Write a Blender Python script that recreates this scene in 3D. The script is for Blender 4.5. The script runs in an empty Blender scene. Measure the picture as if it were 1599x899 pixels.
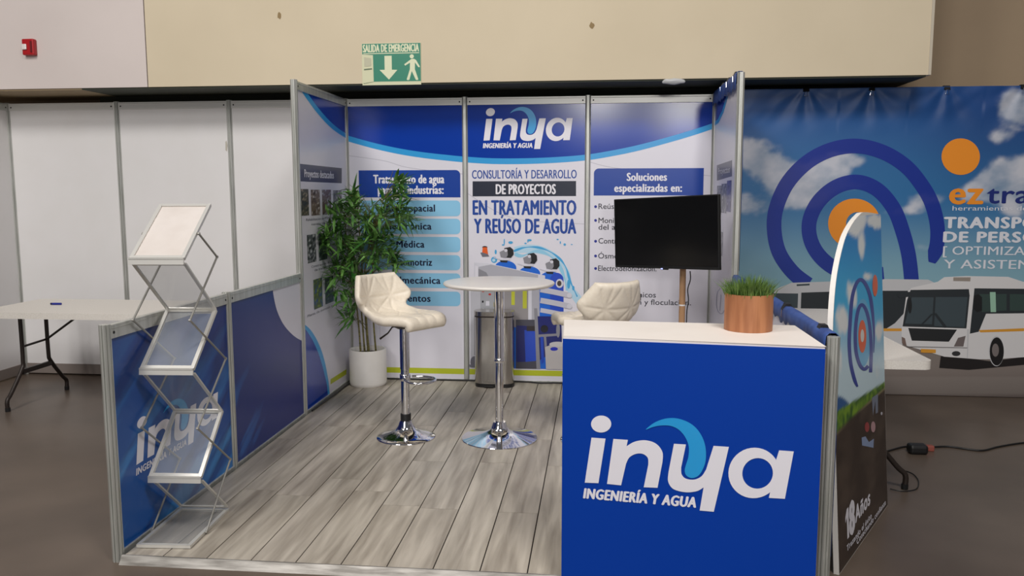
import bpy, bmesh, math, random
from mathutils import Vector, Matrix, noise
from mathutils.geometry import tessellate_polygon
random.seed(7)
S = bpy.context.scene
COL = S.collection
# ---------------------------------------------------------------- camera
CAM = Vector((2.0834, -3.6808, 1.5786)); YAW, PITCH, ROLL, FPX = -0.1043, -0.1168, -0.0014, 1271.2
CF = Vector((math.sin(YAW)*math.cos(PITCH), math.cos(YAW)*math.cos(PITCH), math.sin(PITCH)))
_r = Vector((math.cos(YAW), -math.sin(YAW), 0)); _u = _r.cross(CF)
CR = _r*math.cos(ROLL)+_u*math.sin(ROLL); CU = _u*math.cos(ROLL)-_r*math.sin(ROLL)
cd = bpy.data.cameras.new('camera'); cam = bpy.data.objects.new('camera', cd); COL.objects.link(cam)
cd.sensor_width = 36; cd.lens = FPX/1599*36; cd.clip_start = .05; cd.clip_end = 200
M = Matrix((CR, CU, -CF)).transposed().to_4x4(); M.translation = CAM; cam.matrix_world = M
S.camera = cam
# ---------------------------------------------------------------- world, lamps, exposure
S.view_settings.view_transform = 'Standard'; S.view_settings.look = 'None'
S.view_settings.exposure = -0.68; S.view_settings.gamma = 1.0; S.view_settings.use_curve_mapping = False
W = bpy.data.worlds.new('hall_air'); S.world = W; W.use_nodes = True
W.node_tree.nodes['Background'].inputs[0].default_value = (.92, .93, 1.0, 1); W.node_tree.nodes['Background'].inputs[1].default_value = 0.17
def lamp(loc, target, size, energy, color=(1, .965, .93), size_y=None, spread=180):
    l = bpy.data.lights.new('hall_lamp', 'AREA'); l.energy = energy; l.color = color; l.size = size
    l.spread = math.radians(spread); l.shape = 'RECTANGLE'; l.size_y = size_y or size
    o = bpy.data.objects.new('hall_lamp', l); COL.objects.link(o); o.location = loc
    d = (Vector(target)-Vector(loc)).normalized(); o.rotation_euler = d.to_track_quat('-Z', 'Y').to_euler()
    return o
lamp((-1.6, -2.8, 6.5), (-.2, 1.2, 0.6), 1.5, 290)
lamp((3.5, -3.4, 6.5), (2.6, 0.3, 0.6), 1.5, 170, spread=120)
lamp((-1.4, -8.5, 6.5), (.6, 2, 1.8), 2.2, 430)
lamp((2.0, -22, 5.3), (2, 3, 1.8), 1.3, 520)
lamp((5.5, -24, 4.9), (2.5, 3, 1.8), 1.3, 520)

# ---------------------------------------------------------------- colours and materials
def lin(c): c /= 255; return c/12.92 if c <= .04045 else ((c+.055)/1.055)**2.4
def rgb(r, g, b, k=1.0): return (min(1, lin(r)*k), min(1, lin(g)*k), min(1, lin(b)*k), 1)
def mat(name, color, rough=.5, metal=0.0, spec=.5, alpha=1.0, trans=0.0, coat=0.0):
    m = bpy.data.materials.new(name); m.use_nodes = True; b = m.node_tree.nodes['Principled BSDF']
    b.inputs['Base Color'].default_value = color; b.inputs['Roughness'].default_value = rough
    b.inputs['Metallic'].default_value = metal; b.inputs['Specular IOR Level'].default_value = spec
    b.inputs['Alpha'].default_value = alpha; b.inputs['Transmission Weight'].default_value = trans
    b.inputs['Coat Weight'].default_value = coat
    return m
def noisy(name, c1, c2, scale=6, rough=.5, metal=0, detail=6, stretch=(1, 1, 1), bump=0, spec=.5, lo=.35, hi=.65):
    m = mat(name, c1, rough, metal, spec); t = m.node_tree; b = t.nodes['Principled BSDF']
    tc = t.nodes.new('ShaderNodeTexCoord'); mp = t.nodes.new('ShaderNodeMapping'); n = t.nodes.new('ShaderNodeTexNoise'); r = t.nodes.new('ShaderNodeValToRGB')
    mp.inputs['Scale'].default_value = stretch; n.inputs['Scale'].default_value = scale; n.inputs['Detail'].default_value = detail
    r.color_ramp.elements[0].color = c1; r.color_ramp.elements[1].color = c2; r.color_ramp.elements[0].position = lo; r.color_ramp.elements[1].position = hi
    t.links.new(tc.outputs['Object'], mp.inputs[0]); t.links.new(mp.outputs[0], n.inputs['Vector']); t.links.new(n.outputs['Fac'], r.inputs[0]); t.links.new(r.outputs[0], b.inputs['Base Color'])
    if bump:
        bp = t.nodes.new('ShaderNodeBump'); bp.inputs['Strength'].default_value = bump; bp.inputs['Distance'].default_value = .01
        t.links.new(n.outputs['Fac'], bp.inputs['Height']); t.links.new(bp.outputs[0], b.inputs['Normal'])
    return m
def printed(name, rough=.3, spec=.5):          # a photographic print: colour comes from the print itself
    m = mat(name, (1, 1, 1, 1), rough, 0, spec); t = m.node_tree
    a = t.nodes.new('ShaderNodeVertexColor'); a.layer_name = 'print'
    t.links.new(a.outputs['Color'], t.nodes['Principled BSDF'].inputs['Base Color']); return m
_flat = {}
def ink(r, g, b, rough=.32, k=1.0):
    key = (r, g, b, rough, k)
    if key not in _flat: _flat[key] = mat('ink_%d_%d_%d' % (r, g, b), rgb(r, g, b, k), rough)
    return _flat[key]
ALU = noisy('brushed_aluminium', rgb(186, 188, 182), rgb(206, 207, 202), 40, .36, .5, stretch=(1, 1, .1))
SILVER = mat('satin_silver', rgb(216, 214, 208), .35, .35)
RAIL = mat('lit_aluminium', rgb(226, 226, 222), .34, .25)  # lit tone of the aluminium, brightness put into the colour
CHROME = mat('chrome', rgb(225, 225, 228), .07, 1.0)
STEEL = noisy('brushed_steel', rgb(176, 172, 166), rgb(196, 192, 186), 60, .22, 1.0, stretch=(8, 8, .05))
DARK = mat('black_plastic', rgb(22, 22, 23), .45)
DARKMET = mat('dark_steel', rgb(48, 40, 36), .4, .3)
WHITE = noisy('white_laminate', rgb(226, 224, 223), rgb(229, 227, 227), 3, .42)
WPRINT = mat('white_print', rgb(228, 226, 236), .28)
CREAM = noisy('white_counter_laminate', rgb(240, 232, 224), rgb(244, 237, 230), 4, .45)
PLASTIC = noisy('granite_white_plastic', rgb(222, 216, 207), rgb(232, 227, 219), 120, .5, bump=.15)
LEATHER = noisy('cream_leatherette', rgb(233, 222, 204), rgb(239, 229, 212), 60, .42, bump=.05)
CERAMIC = noisy('white_ceramic', rgb(226, 222, 216), rgb(234, 231, 226), 5, .5)
BLUE_A = mat('royal_blue_print', rgb(6, 58, 164), .16, spec=.4)
BLUE_C = mat('counter_blue_print', rgb(0, 60, 164), .4, spec=.22)
SKYB = mat('light_blue_print', rgb(40, 160, 226), .28)
NAVY = mat('navy_print', rgb(18, 26, 62), .3)
LET_W = mat('white_lettering', rgb(238, 236, 244), .35)
LIME = mat('lime_print', rgb(186, 196, 42), .3)
PRINT = printed('photo_print'); PRINT_M = printed('vinyl_print', .42)

# ---------------------------------------------------------------- mesh helpers
class MB:
    def __init__(s): s.v = []; s.f = []; s.m = []; s.c = None
    def add(s, vs, fs, mi=0):
        o = len(s.v); s.v += [Vector(v) for v in vs]; s.f += [[i+o for i in f] for f in fs]; s.m += [mi]*len(fs)
    def box(s, lo, hi, mi=0, mtx=None):
        x0, y0, z0 = lo; x1, y1, z1 = hi
        vs = [Vector(p) for p in ((x0, y0, z0), (x1, y0, z0), (x1, y1, z0), (x0, y1, z0), (x0, y0, z1), (x1, y0, z1), (x1, y1, z1), (x0, y1, z1))]
        if mtx: vs = [mtx @ p for p in vs]
        s.add(vs, [(0, 3, 2, 1), (4, 5, 6, 7), (0, 1, 5, 4), (1, 2, 6, 5), (2, 3, 7, 6), (3, 0, 4, 7)], mi)
    def prism(s, poly, d, mi=0):                # closed 3D polygon pushed along d
        n = len(poly); poly = [Vector(p) for p in poly]; d = Vector(d)
        tri = tessellate_polygon([poly])
        s.add(poly+[p+d for p in poly], [tuple(t) for t in tri]+[tuple(i+n for i in reversed(t)) for t in tri]+[(i, (i+1) % n, (i+1) % n+n, i+n) for i in range(n)], mi)
    def tube(s, path, r, seg=10, mi=0, closed=False):
        path = [Vector(p) for p in path]; n = len(path); rs = r if isinstance(r, (list, tuple)) else [r]*n
        up = None; rings = []
        for i, p in enumerate(path):
            a = path[i-1] if (i or closed) else p; b = path[(i+1) % n] if (i < n-1 or closed) else p
            t = (b-a).normalized()
            if up is None: up = t.orthogonal().normalized()
            up = (up-t*up.dot(t)); up = up.normalized() if up.length > 1e-6 else t.orthogonal().normalized()
            w = t.cross(up)
            rings.append([p+(up*math.cos(2*math.pi*k/seg)+w*math.sin(2*math.pi*k/seg))*rs[i] for k in range(seg)])
        vs = [q for ring in rings for q in ring]; fs = []
        for i in range(n if closed else n-1):
            j = (i+1) % n
            for k in range(seg): fs.append((i*seg+k, i*seg+(k+1) % seg, j*seg+(k+1) % seg, j*seg+k))
        if not closed: fs += [tuple(range(seg))[::-1], tuple((n-1)*seg+k for k in range(seg))]
        s.add(vs, fs, mi)
    def lathe(s, prof, c, seg=48, mi=0):
        c = Vector(c); vs = []; fs = []; n = len(prof)
        for r, z in prof:
            for k in range(seg): vs.append(c+Vector((r*math.cos(2*math.pi*k/seg), r*math.sin(2*math.pi*k/seg), z)))
        for i in range(n-1):
            for k in range(seg): fs.append((i*seg+k, i*seg+(k+1) % seg, (i+1)*seg+(k+1) % seg, (i+1)*seg+k))
        fs += [tuple(range(seg))[::-1], tuple((n-1)*seg+k for k in range(seg))]
        s.add(vs, fs, mi)
    def ball(s, c, rx, ry, rz, mi=0, a=12, b=8):
        prof = [(max(1e-4, math.sin(math.pi*i/b)), -math.cos(math.pi*i/b)) for i in range(b+1)]
        t = MB(); t.lathe(prof, (0, 0, 0), a)
        s.add([Vector(c)+Vector((p.x*rx, p.y*ry, p.z*rz)) for p in t.v], t.f, mi)
    def build(s, name, mats, parent=None, smooth=None, bevel=0, segs=2):
        me = bpy.data.meshes.new(name); off = Vector(ORG.get(parent.name, (0, 0, 0))) if parent else Vector()
        me.from_pydata([v-off for v in s.v], [], s.f); me.update()
        for m in (mats if isinstance(mats, (list, tuple)) else [mats]): me.materials.append(m)
        me.polygons.foreach_set('material_index', s.m)
        if s.c:
            ca = me.color_attributes.new('print', 'FLOAT_COLOR', 'POINT')
            ca.data.foreach_set('color', [x for c in s.c for x in c])
        if smooth is not None:
            me.polygons.foreach_set('use_smooth', [True]*len(me.polygons)); me.set_sharp_from_angle(angle=math.radians(smooth))
        o = bpy.data.objects.new(name, me); COL.objects.link(o)
        if parent: o.parent = parent; ORG[o.name] = tuple(off)
        if bevel:
            md = o.modifiers.new('bevel', 'BEVEL'); md.width = bevel; md.segments = segs; md.limit_method = 'ANGLE'; md.angle_limit = math.radians(40)
        return o
ORG = {}
def thing(name, label, cat, loc=(0, 0, 0), group=None):
    o = bpy.data.objects.new(name, None); COL.objects.link(o); o.location = loc; o.empty_display_size = .1
    o['label'] = label; o['category'] = cat; ORG[o.name] = tuple(loc)
    if group: o['group'] = group
    return o
def tag(o, label, cat, group=None):
    o['label'] = label; o['category'] = cat
    if group: o['group'] = group
    return o
def struct(o): o['kind'] = 'structure'; return o
def ray(px): return CF+CR*((px[0]-799.5)/FPX)-CU*((px[1]-449.5)/FPX)
def at(px, axis, val):
    d = ray(px); i = 'XYZ'.index(axis); return CAM+d*((val-CAM[i])/d[i])
def proj(p):
    d = Vector(p)-CAM; z = d.dot(CF); return 799.5+FPX*d.dot(CR)/z, 449.5-FPX*d.dot(CU)/z
class Plane:                                     # a flat printed face in the place: origin, right, up, outward normal
    def __init__(s, O, U, V, N, rect=None): s.O, s.U, s.V, s.N, s.rect = Vector(O), Vector(U).normalized(), Vector(V).normalized(), Vector(N).normalized(), rect
    def uv(s, px):
        d = ray(px); p = CAM+d*((s.O-CAM).dot(s.N)/d.dot(s.N))-s.O; return (p.dot(s.U), p.dot(s.V))
    def pt(s, u, v, off=0.0): return s.O+s.U*u+s.V*v+s.N*off
def clip(poly, rect):
    if not rect: return poly
    for ax, val, sg in ((0, rect[0], 1), (0, rect[2], -1), (1, rect[1], 1), (1, rect[3], -1)):
        out = []
        for i in range(len(poly)):
            a, b = poly[i-1], poly[i]; da, db = (a[ax]-val)*sg, (b[ax]-val)*sg
            if (da >= 0) != (db >= 0):
                t = da/(da-db); out.append((a[0]+(b[0]-a[0])*t, a[1]+(b[1]-a[1])*t))
            if db >= 0: out.append(b)
        poly = out
        if len(poly) < 3: return []
    return poly
def flat(mb, pl, poly, off, mi=0):               # a printed shape lying on the plane
    poly = clip(poly, pl.rect)
    if len(poly) < 3: return
    tri = tessellate_polygon([[Vector((a, b, 0)) for a, b in poly]])
    fs = []
    for t in tri:
        (ax, ay), (bx, by), (cx, cy) = (poly[i] for i in t)
        fs.append(tuple(t) if (bx-ax)*(cy-ay)-(cx-ax)*(by-ay) > 0 else tuple(reversed(t)))
    if pl.U.cross(pl.V).dot(pl.N) < 0: fs = [tuple(reversed(f)) for f in fs]
    mb.add([pl.pt(a, b, off) for a, b in poly], fs, mi)
def ell(cx, cy, rx, ry, n=40, a0=0, a1=360): return [(cx+rx*math.cos(math.radians(a0+(a1-a0)*i/n)), cy+ry*math.sin(math.radians(a0+(a1-a0)*i/n))) for i in range(n if a1-a0 == 360 else n+1)]
def spline(pts, n=8, closed=False):
    out = []; m = len(pts)
    for i in range(m if closed else m-1):
        P = [pts[(i+k) % m] if closed else pts[max(0, min(m-1, i+k))] for k in (-1, 0, 1, 2)]
        for j in range(n):
            t = j/n; out.append(tuple(.5*((2*P[1][d])+(-P[0][d]+P[2][d])*t+(2*P[0][d]-5*P[1][d]+4*P[2][d]-P[3][d])*t*t+(-P[0][d]+3*P[1][d]-3*P[2][d]+P[3][d])*t**3) for d in range(len(pts[0]))))
    if not closed: out.append(tuple(pts[-1]))
    return out
def stroke(pts, w):                              # list of quads along a 2D path
    pts = spline(pts, 6); n = len(pts); L = []; R = []
    for i, p in enumerate(pts):
        a, b = pts[max(0, i-1)], pts[min(n-1, i+1)]; dx, dy = b[0]-a[0], b[1]-a[1]; l = math.hypot(dx, dy) or 1
        ww = w(i/(n-1)) if callable(w) else w
        L.append((p[0]-dy/l*ww/2, p[1]+dx/l*ww/2)); R.append((p[0]+dy/l*ww/2, p[1]-dx/l*ww/2))
    return [[L[i], L[i+1], R[i+1], R[i]] for i in range(n-1)]
def art(pl, name, parent, shapes, layer=1, px=True):   # shapes: (points, material)
    mats = []; mb = MB(); step = 0; last = None
    for k, (pts, m) in enumerate(shapes):
        if m not in mats: mats.append(m)
        if last is not None and not (m is last and len(pts) == 4): step += 1
        last = m
        flat(mb, pl, [pl.uv(p) for p in pts] if px else pts, .0006*layer+.0001*step+.000002*k, mats.index(m))
    return mb.build(name, mats, parent) if mb.f else None
_tx = {}
def glyphs(s, bold=0.0, shear=0.0, space=1.0):
    key = (s, bold, shear, space)
    if key not in _tx:
        c = bpy.data.curves.new('t', 'FONT'); c.body = s; c.size = 1; c.offset = bold; c.shear = shear; c.resolution_u = 3; c.space_character = space
        o = bpy.data.objects.new('t', c); COL.objects.link(o)
        dg = bpy.context.evaluated_depsgraph_get(); dg.update(); me = bpy.data.meshes.new_from_object(o.evaluated_get(dg))
        _tx[key] = ([tuple(v.co) for v in me.vertices], [tuple(p.vertices) for p in me.polygons])
        bpy.data.objects.remove(o); bpy.data.curves.remove(c); bpy.data.meshes.remove(me)
    return _tx[key]
def capheight(): return max(v[1] for v in glyphs('H')[0])
def text(mb, pl, s, pl_px, pr_px, top_px, bold=.02, shear=0.0, off=.0012, mi=0, px=True):
    vs, fs = glyphs(s, 0.0, shear, 1+bold*2.6)
    a, b, t = (pl.uv(pl_px), pl.uv(pr_px), pl.uv(top_px)) if px else (pl_px, pr_px, top_px)
    x0 = min(v[0] for v in vs); x1 = max(v[0] for v in vs); u0, u1 = a[0], b[0]; v0 = (a[1]+b[1])/2
    h = (t[1]-a[1])/capheight(); g = bold*h*1.1; sx = (u1-u0-2*g)/(x1-x0)
    flip = pl.U.cross(pl.V).dot(pl.N) < 0
    for k, (du, dv) in enumerate(((0, 0), (-g, 0), (g, 0), (0, -g*.5), (0, g*.5)) if bold > .015 else ((0, 0), (-g, 0), (g, 0)) if bold > 0 else ((0, 0),)):   # heavier letters: slightly shifted layers of ink
        mb.add([pl.pt(u0+g+(x-x0)*sx+du, v0+y*h+dv, off+.00012*k) for x, y, z in vs], [f[::-1] if flip else f for f in fs], mi)
def lettering(pl, parent, rows, m, name='lettering', off=.0012):
    for r in rows:
        mb = MB(); text(mb, pl, *r[:4], **(r[4] if len(r) > 4 else {}), off=off); mb.build(name, m, parent)
def photo(mb, pl, u0, v0, u1, v1, fn, nu=10, nv=24, off=.001):
    if mb.c is None: mb.c = []
    vs = []; 
    for j in range(nv+1):
        for i in range(nu+1):
            u = u0+(u1-u0)*i/nu; v = v0+(v1-v0)*j/nv; vs.append(pl.pt(u, v, off)); mb.c.append(fn(i/nu, j/nv))
    fs = [(j*(nu+1)+i, j*(nu+1)+i+1, (j+1)*(nu+1)+i+1, (j+1)*(nu+1)+i) for j in range(nv) for i in range(nu)]
    if pl.U.cross(pl.V).dot(pl.N) < 0: fs = [f[::-1] for f in fs]
    mb.add(vs, fs)
def mix(a, b, t): t = max(0, min(1, t)); return tuple(x+(y-x)*t for x, y in zip(a, b))
def sm(a, b, x): t = max(0, min(1, (x-a)/(b-a))); return t*t*(3-2*t)
def fbm(x, y, z=0, o=5): return noise.fractal(Vector((x, y, z)), 1.0, 2.0, o)

# logo shapes, drawn once in their own units
LOGO_RAW = {
 'w': [ell(169, 389, 35, 28), [(136, 434), (185, 437), (162, 586), (114, 585)],
  spline([(258, 462), (285, 447), (322, 442), (358, 453), (380, 480), (381, 512)], 5)+[(366, 598), (319, 597)]+spline([(333, 522), (331, 500), (314, 487), (290, 487), (268, 499), (257, 520)], 5)+[(241, 592), (192, 588), (212, 438), (262, 441)],
  [(418, 453), (458, 455)]+spline([(444, 530), (446, 552), (460, 566), (488, 569), (512, 558), (527, 535)], 5)+[(549, 459), (599, 462), (556, 673), (509, 670)]+spline([(520, 594), (500, 606), (470, 611), (440, 608), (415, 598), (401, 575), (402, 545)], 5),
  [(760, 472), (806, 475), (784, 626), (733, 624), (738, 596), (748, 546), (752, 500)]],
 'ring': ((682, 545, 82, 81), (694, 546, 49, 49)),
 'b': spline([(322, 407), (350, 385), (385, 372), (420, 370), (455, 379), (485, 397), (508, 425), (522, 460), (525, 500), (518, 530), (502, 556), (480, 564), (462, 556), (456, 540), (460, 520), (467, 495), (468, 465), (460, 440), (445, 418), (425, 402), (400, 394), (370, 394), (345, 399)], 4, True)}
def logo(pl, parent, box, layer=2):              # box: pixel of the logo's lower left, lower right, upper left bounds
    (bl, br, tl) = (pl.uv(p) for p in box); u0, u1, v0, v1 = bl[0], br[0], bl[1], tl[1]
    def T(p):
        y = p[1]-.06*(p[0]-115); return (u0+(p[0]-108)/698*(u1-u0), v1-(y-358)/(646-358)*(v1-v0))
    mb = MB(); off = .0006*layer
    for s in LOGO_RAW['w']: flat(mb, pl, [T(p) for p in s], off, 0)
    o, i = (ell(*LOGO_RAW['ring'][k]) for k in (0, 1))
    for k in range(len(o)): j = (k+1) % len(o); flat(mb, pl, [T(o[k]), T(o[j]), T(i[j]), T(i[k])], off+.0002, 0)
    flat(mb, pl, [T(p) for p in LOGO_RAW['b']], off+.0004, 1)
    w, h = u1-u0, v1-v0
    a, b, t = (u0, T((108, 637))[1]), (T((497, 0))[0], T((108, 637))[1]), (0, T((108, 604))[1])
    text(mb, pl, 'INGENIERÍA Y AGUA', a, b, t, .045, .18, off, 0, px=False)
    return mb.build('logo', [LET_W, SKYB], parent)

# ================================================================ THE HALL
GZ = -.03
conc = noisy('dark_polished_concrete', rgb(82, 71, 62), rgb(106, 93, 82), 1.3, .34, detail=9, spec=.3, lo=.3, hi=.7)
mb = MB(); mb.box((-9, -9, GZ-.2), (12, 3.6, GZ)); struct(mb.build('floor', conc))
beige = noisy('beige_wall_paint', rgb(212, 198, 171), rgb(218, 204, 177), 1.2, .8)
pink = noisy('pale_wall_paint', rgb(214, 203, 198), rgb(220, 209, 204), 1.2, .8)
beige_shaded = noisy('shaded_beige_paint', rgb(158, 138, 114), rgb(166, 146, 120), 1.0, .85)  # beige taken browner and darker, shade behind the soffit put into the colour
soffit_shade = mat('soffit_shade_green', rgb(50, 54, 42), .7)  # dark green stands in for the shade under the soffit
mb = MB(); mb.box((-9, 3.3, GZ), (12, 3.5, 6)); struct(mb.build('wall_back', beige_shaded))
SZ = 2.415; SX = 4.44; SEAM = at((231, 135), 'Y', 2.6).x
mb = MB(); mb.box((SEAM+.004, 2.6, SZ), (SX, 3.3, 6)); bw = struct(mb.build('wall_upper', beige))
mb = MB(); mb.box((SX, 2.596, SZ), (SX+.02, 2.66, 6)); struct(mb.build('trim_2', mat('corner_bead', rgb(196, 186, 168), .5)))
mb = MB(); mb.box((-9, 2.6, SZ), (SEAM-.004, 3.3, 6)); struct(mb.build('wall_upper_left', pink))
mb = MB(); mb.box((-9, 2.61, SZ-.012), (-2.05, 3.3, SZ)); struct(mb.build('lit_soffit', mat('soffit_lit_brown', rgb(150, 132, 104), .8)))  # left end of the underside, painted lighter as if lit
mb = MB(); mb.box((-2.05, 2.61, SZ-.012), (SX-.01, 3.3, SZ)); mb.box((-2.2, 3.08, SZ-.1), (SX-.4, 3.3, SZ-.012)); struct(mb.build('shaded_soffit', soffit_shade))  # soffit underside and strip in the rear gap, both coloured as shade
UP = Plane((0, 2.6, 0), (1, 0, 0), (0, 0, 1), (0, -1, 0))
chip = mat('bare_plaster', rgb(150, 128, 92), .9)
for i, c in enumerate(((436, 24), (924, 40))):
    u, v = UP.uv(c); mb = MB()
    pts = [(u+math.cos(a)*.02*random.uniform(.6, 1.1), v+math.sin(a)*.03*random.uniform(.6, 1.1)) for a in [k*math.pi/5 for k in range(10)]]
    mb.prism([UP.pt(a, b, .002) for a, b in pts], (0, .003, 0)); mb.build('chipped_patch', chip, bw)
# fire alarm
a, b = UP.uv((39, 62)), UP.uv((59, 87)); u0, v0, u1, v1 = a[0], b[1], b[0], a[1]
t = thing('fire_alarm', 'red wall-mounted fire alarm strobe on the pale upper wall', 'fire alarm', UP.pt((u0+u1)/2, v0))
mb = MB(); mb.box(UP.pt(u0, v0, .0), UP.pt(u1, v1, .0)-Vector((0, .045, 0))); mb.build('housing', mat('red_plastic', rgb(176, 26, 32), .35), t, bevel=.01, segs=3)
mb = MB(); mb.box(UP.pt(u0+.006, v0+.04, .044), UP.pt(u0+.045, v0+.085, .058)); mb.build('strobe_lens', mat('clear_lens', rgb(235, 225, 220), .15), t, bevel=.006)
mb = MB(); mb.box(UP.pt(u1-.028, v0+.02, .044), UP.pt(u1-.012, v1-.02, .049)); mb.build('horn_grille', mat('dark_red', rgb(110, 14, 20), .5), t)
# exit sign
a, b = UP.uv((565, 68.5)), UP.uv((658, 132)); ES = Plane(UP.pt(a[0], b[1], .006), UP.U, UP.V, UP.N); EW, EH = b[0]-a[0], a[1]-b[1]
t = thing('exit_sign', 'green and white emergency exit sign above the back panels', 'sign', ES.O+Vector((EW/2, .004, 0)))
mb = MB(); mb.box(ES.pt(0, 0, -.005), ES.pt(EW, EH, 0)); mb.build('sign_board', mat('sign_cream', rgb(214, 214, 178), .45), t)
GRN, PALE = mat('sign_green', rgb(24, 128, 100), .4), mat('sign_pale', rgb(222, 226, 190), .4)
def E(x, y): return ((x-172)/1020*EW, EH-(y-100)/725*EH)     # drawing units of the sign
art(ES, 'green_field', t, [([E(*p) for p in ((180, 105), (1188, 105), (1188, 765), (370, 765), (365, 300), (180, 285))], GRN)], px=False)
mb = MB(); text(mb, ES, 'SALIDA DE EMERGENCIA', E(192, 250), E(1165, 250), E(192, 122), .03, 0, .0016, px=False); mb.build('lettering', PALE, t); mb = MB()
flat(mb, ES, [E(*p) for p in ((200, 268), (1165, 268), (1165, 282), (200, 282))], .0016); mb.build('underline', PALE, t)
art(ES, 'arrow', t, [([E(*p) for p in ((565, 318), (690, 318), (690, 560), (785, 565), (637, 732), (475, 560), (565, 560))], PALE)], 3, px=False)
mb = MB(); flat(mb, ES, [E(*p) for p in ell(1037, 336, 36, 36)], .0018)
for s in ([(905, 470), (1030, 380), (1075, 378), (1110, 400), (1175, 515), (1160, 530), (1145, 520), (1090, 440), (1088, 560), (1145, 735), (1125, 750), (1100, 740), (1033, 590), (990, 740), (965, 748), (943, 735), (1000, 560), (1005, 445), (920, 495)],):
    flat(mb, ES, [E(*p) for p in s], .0018)
mb.build('running_figure', PALE, t)
mb = MB(); flat(mb, ES, [E(*p) for p in ((210, 335), (330, 355), (330, 490), (210, 500))], .0018, 0); flat(mb, ES, [E(*p) for p in ((205, 540), (345, 528), (345, 550), (205, 562))], .0018, 1)
flat(mb, ES, [E(*p) for p in ((195, 800), (370, 768), (372, 762), (190, 792))], .0018, 1); mb.build('door_picture', [mat('sign_grey', rgb(190, 188, 160), .4), mat('sign_olive', rgb(90, 110, 80), .4)], t)
# scrap of plastic caught on the ledge
mb = MB(); c = at((1052, 127), 'Y', 2.57)
mb.ball(c, .085, .03, .022, a=18, b=9)
for v in mb.v: v += Vector((fbm(v.x*30, v.z*40, 1)*.008, fbm(v.x*30, v.z*40, 2)*.008, fbm(v.x*30, v.z*40, 3)*.01))
tag(mb.build('plastic_scrap', mat('milky_plastic', rgb(196, 198, 200), .3), smooth=60), 'crumpled scrap of milky plastic on the ledge of the beige wall', 'plastic')

# ================================================================ PANEL SYSTEM
H, HH = 2.346, 1.018
YS = (3.0, 1.8486, .6972, -.4542)
def post(mb, x, y, z0, z1, r=.0245):
    prof = []
    for k in range(8):
        a = math.pi/8+k*math.pi/4; b = a+math.pi/4; p, q = Vector((math.cos(a), math.sin(a), 0))*r, Vector((math.cos(b), math.sin(b), 0))*r
        for t, s in ((0, 1), (.36, 1), (.36, .72), (.64, .72), (.64, 1)): prof.append((p+(q-p)*t)*s+Vector((x, y, z0)))
    mb.prism(prof, (0, 0, z1-z0))
def panel(name, label, p0, p1, h, face, inf, posts=(0, 1), z0=GZ, group=None, low=None, lowmat=None):
    """p0,p1 ground points; face = outward normal of the printed side; returns thing, infill, Plane of the printed side"""
    p0, p1 = Vector((*p0, 0)), Vector((*p1, 0)); d = (p1-p0); L = d.length; d.normalize(); n = Vector((*face, 0))
    t = thing(name, label, 'wall panel', ((p0+p1)/2).to_tuple()[:2]+(z0,), group)
    mt = Matrix((d, n, (0, 0, 1))).transposed().to_4x4(); mt.translation = p0
    rt, rb = .062, low or .042
    mb = MB(); mb.box((.018, -.004, z0+rb-.005), (L-.018, .004, h-rt+.005), mtx=mt); infill = mb.build('infill_sheet', inf, t)
    for k in (0, 1):
        mb = MB(); za, zb = ((h-rt, h-.002) if k else (z0+.012, z0+rb))
        mb.box((.02, -.014, za), (L-.02, .014, zb), mtx=mt)
        if k: mb.box((.02, -.017, zb-.017), (L-.02, .017, zb-.012), mtx=mt)
        r = mb.build('top_rail' if k else 'bottom_rail', (RAIL if face == (0, -1) else ALU) if k else ALU if (k or not lowmat) else lowmat, t, bevel=.002)  # front-facing top rails take the lit tone, side ones the greyer metal
        if k:
            for x in (.042, L-.042):
                c = mt @ Vector((x, .0145, h-.036)); mb = MB(); mb.tube([c-n*.003, c+n*.001], .0065, 10); mb.build('lock_screw', DARK, r)
    for e in posts:
        q = (p0, p1)[e]; mb = MB(); post(mb, q.x, q.y, z0, h+.004); mb.build('post', ALU, t)
    if d.cross(Vector((0, 0, 1))).dot(n) < 0: d = -d; p0 = p1   # U must point right when seen from the printed side
    pl = Plane(p0+n*.0042, d, (0, 0, 1), n, (.02, z0+rb, L-.02, h-rt))
    return t, infill, pl

# white panels of the neighbouring stand on the left
skirt = mat('grey_kick_strip', rgb(132, 122, 116), .5)
WL = ['white blank shell panel in the far left corner, nearest the side wall', 'white blank shell panel in the middle of the left back wall', 'white blank shell panel right behind the tall left booth panel']
for i in range(3):
    t, f, pl = panel('white_panel', WL[i], (-3+i, 3), (-2+i, 3), H, (0, -1), WHITE, (0,), group='white back panels', low=.1, lowmat=skirt)
    if i == 1:
        u, v = pl.uv((352, 227)); mb = MB(); mb.prism([pl.pt(u+a, v+b, .002) for a, b in ((0, -.04), (.012, -.05), (.02, 0), (.012, .04), (.002, .03))], (0, .001, 0)); mb.build('tape_mark', mat('old_tape', rgb(186, 180, 168), .6), f)
panel('white_panel', 'white blank shell panel of the side wall cut by the left frame edge', (-3.0, 1.85), (-3, 3), H, (1, 0), WHITE, (0,), low=.1, lowmat=skirt)

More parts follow.
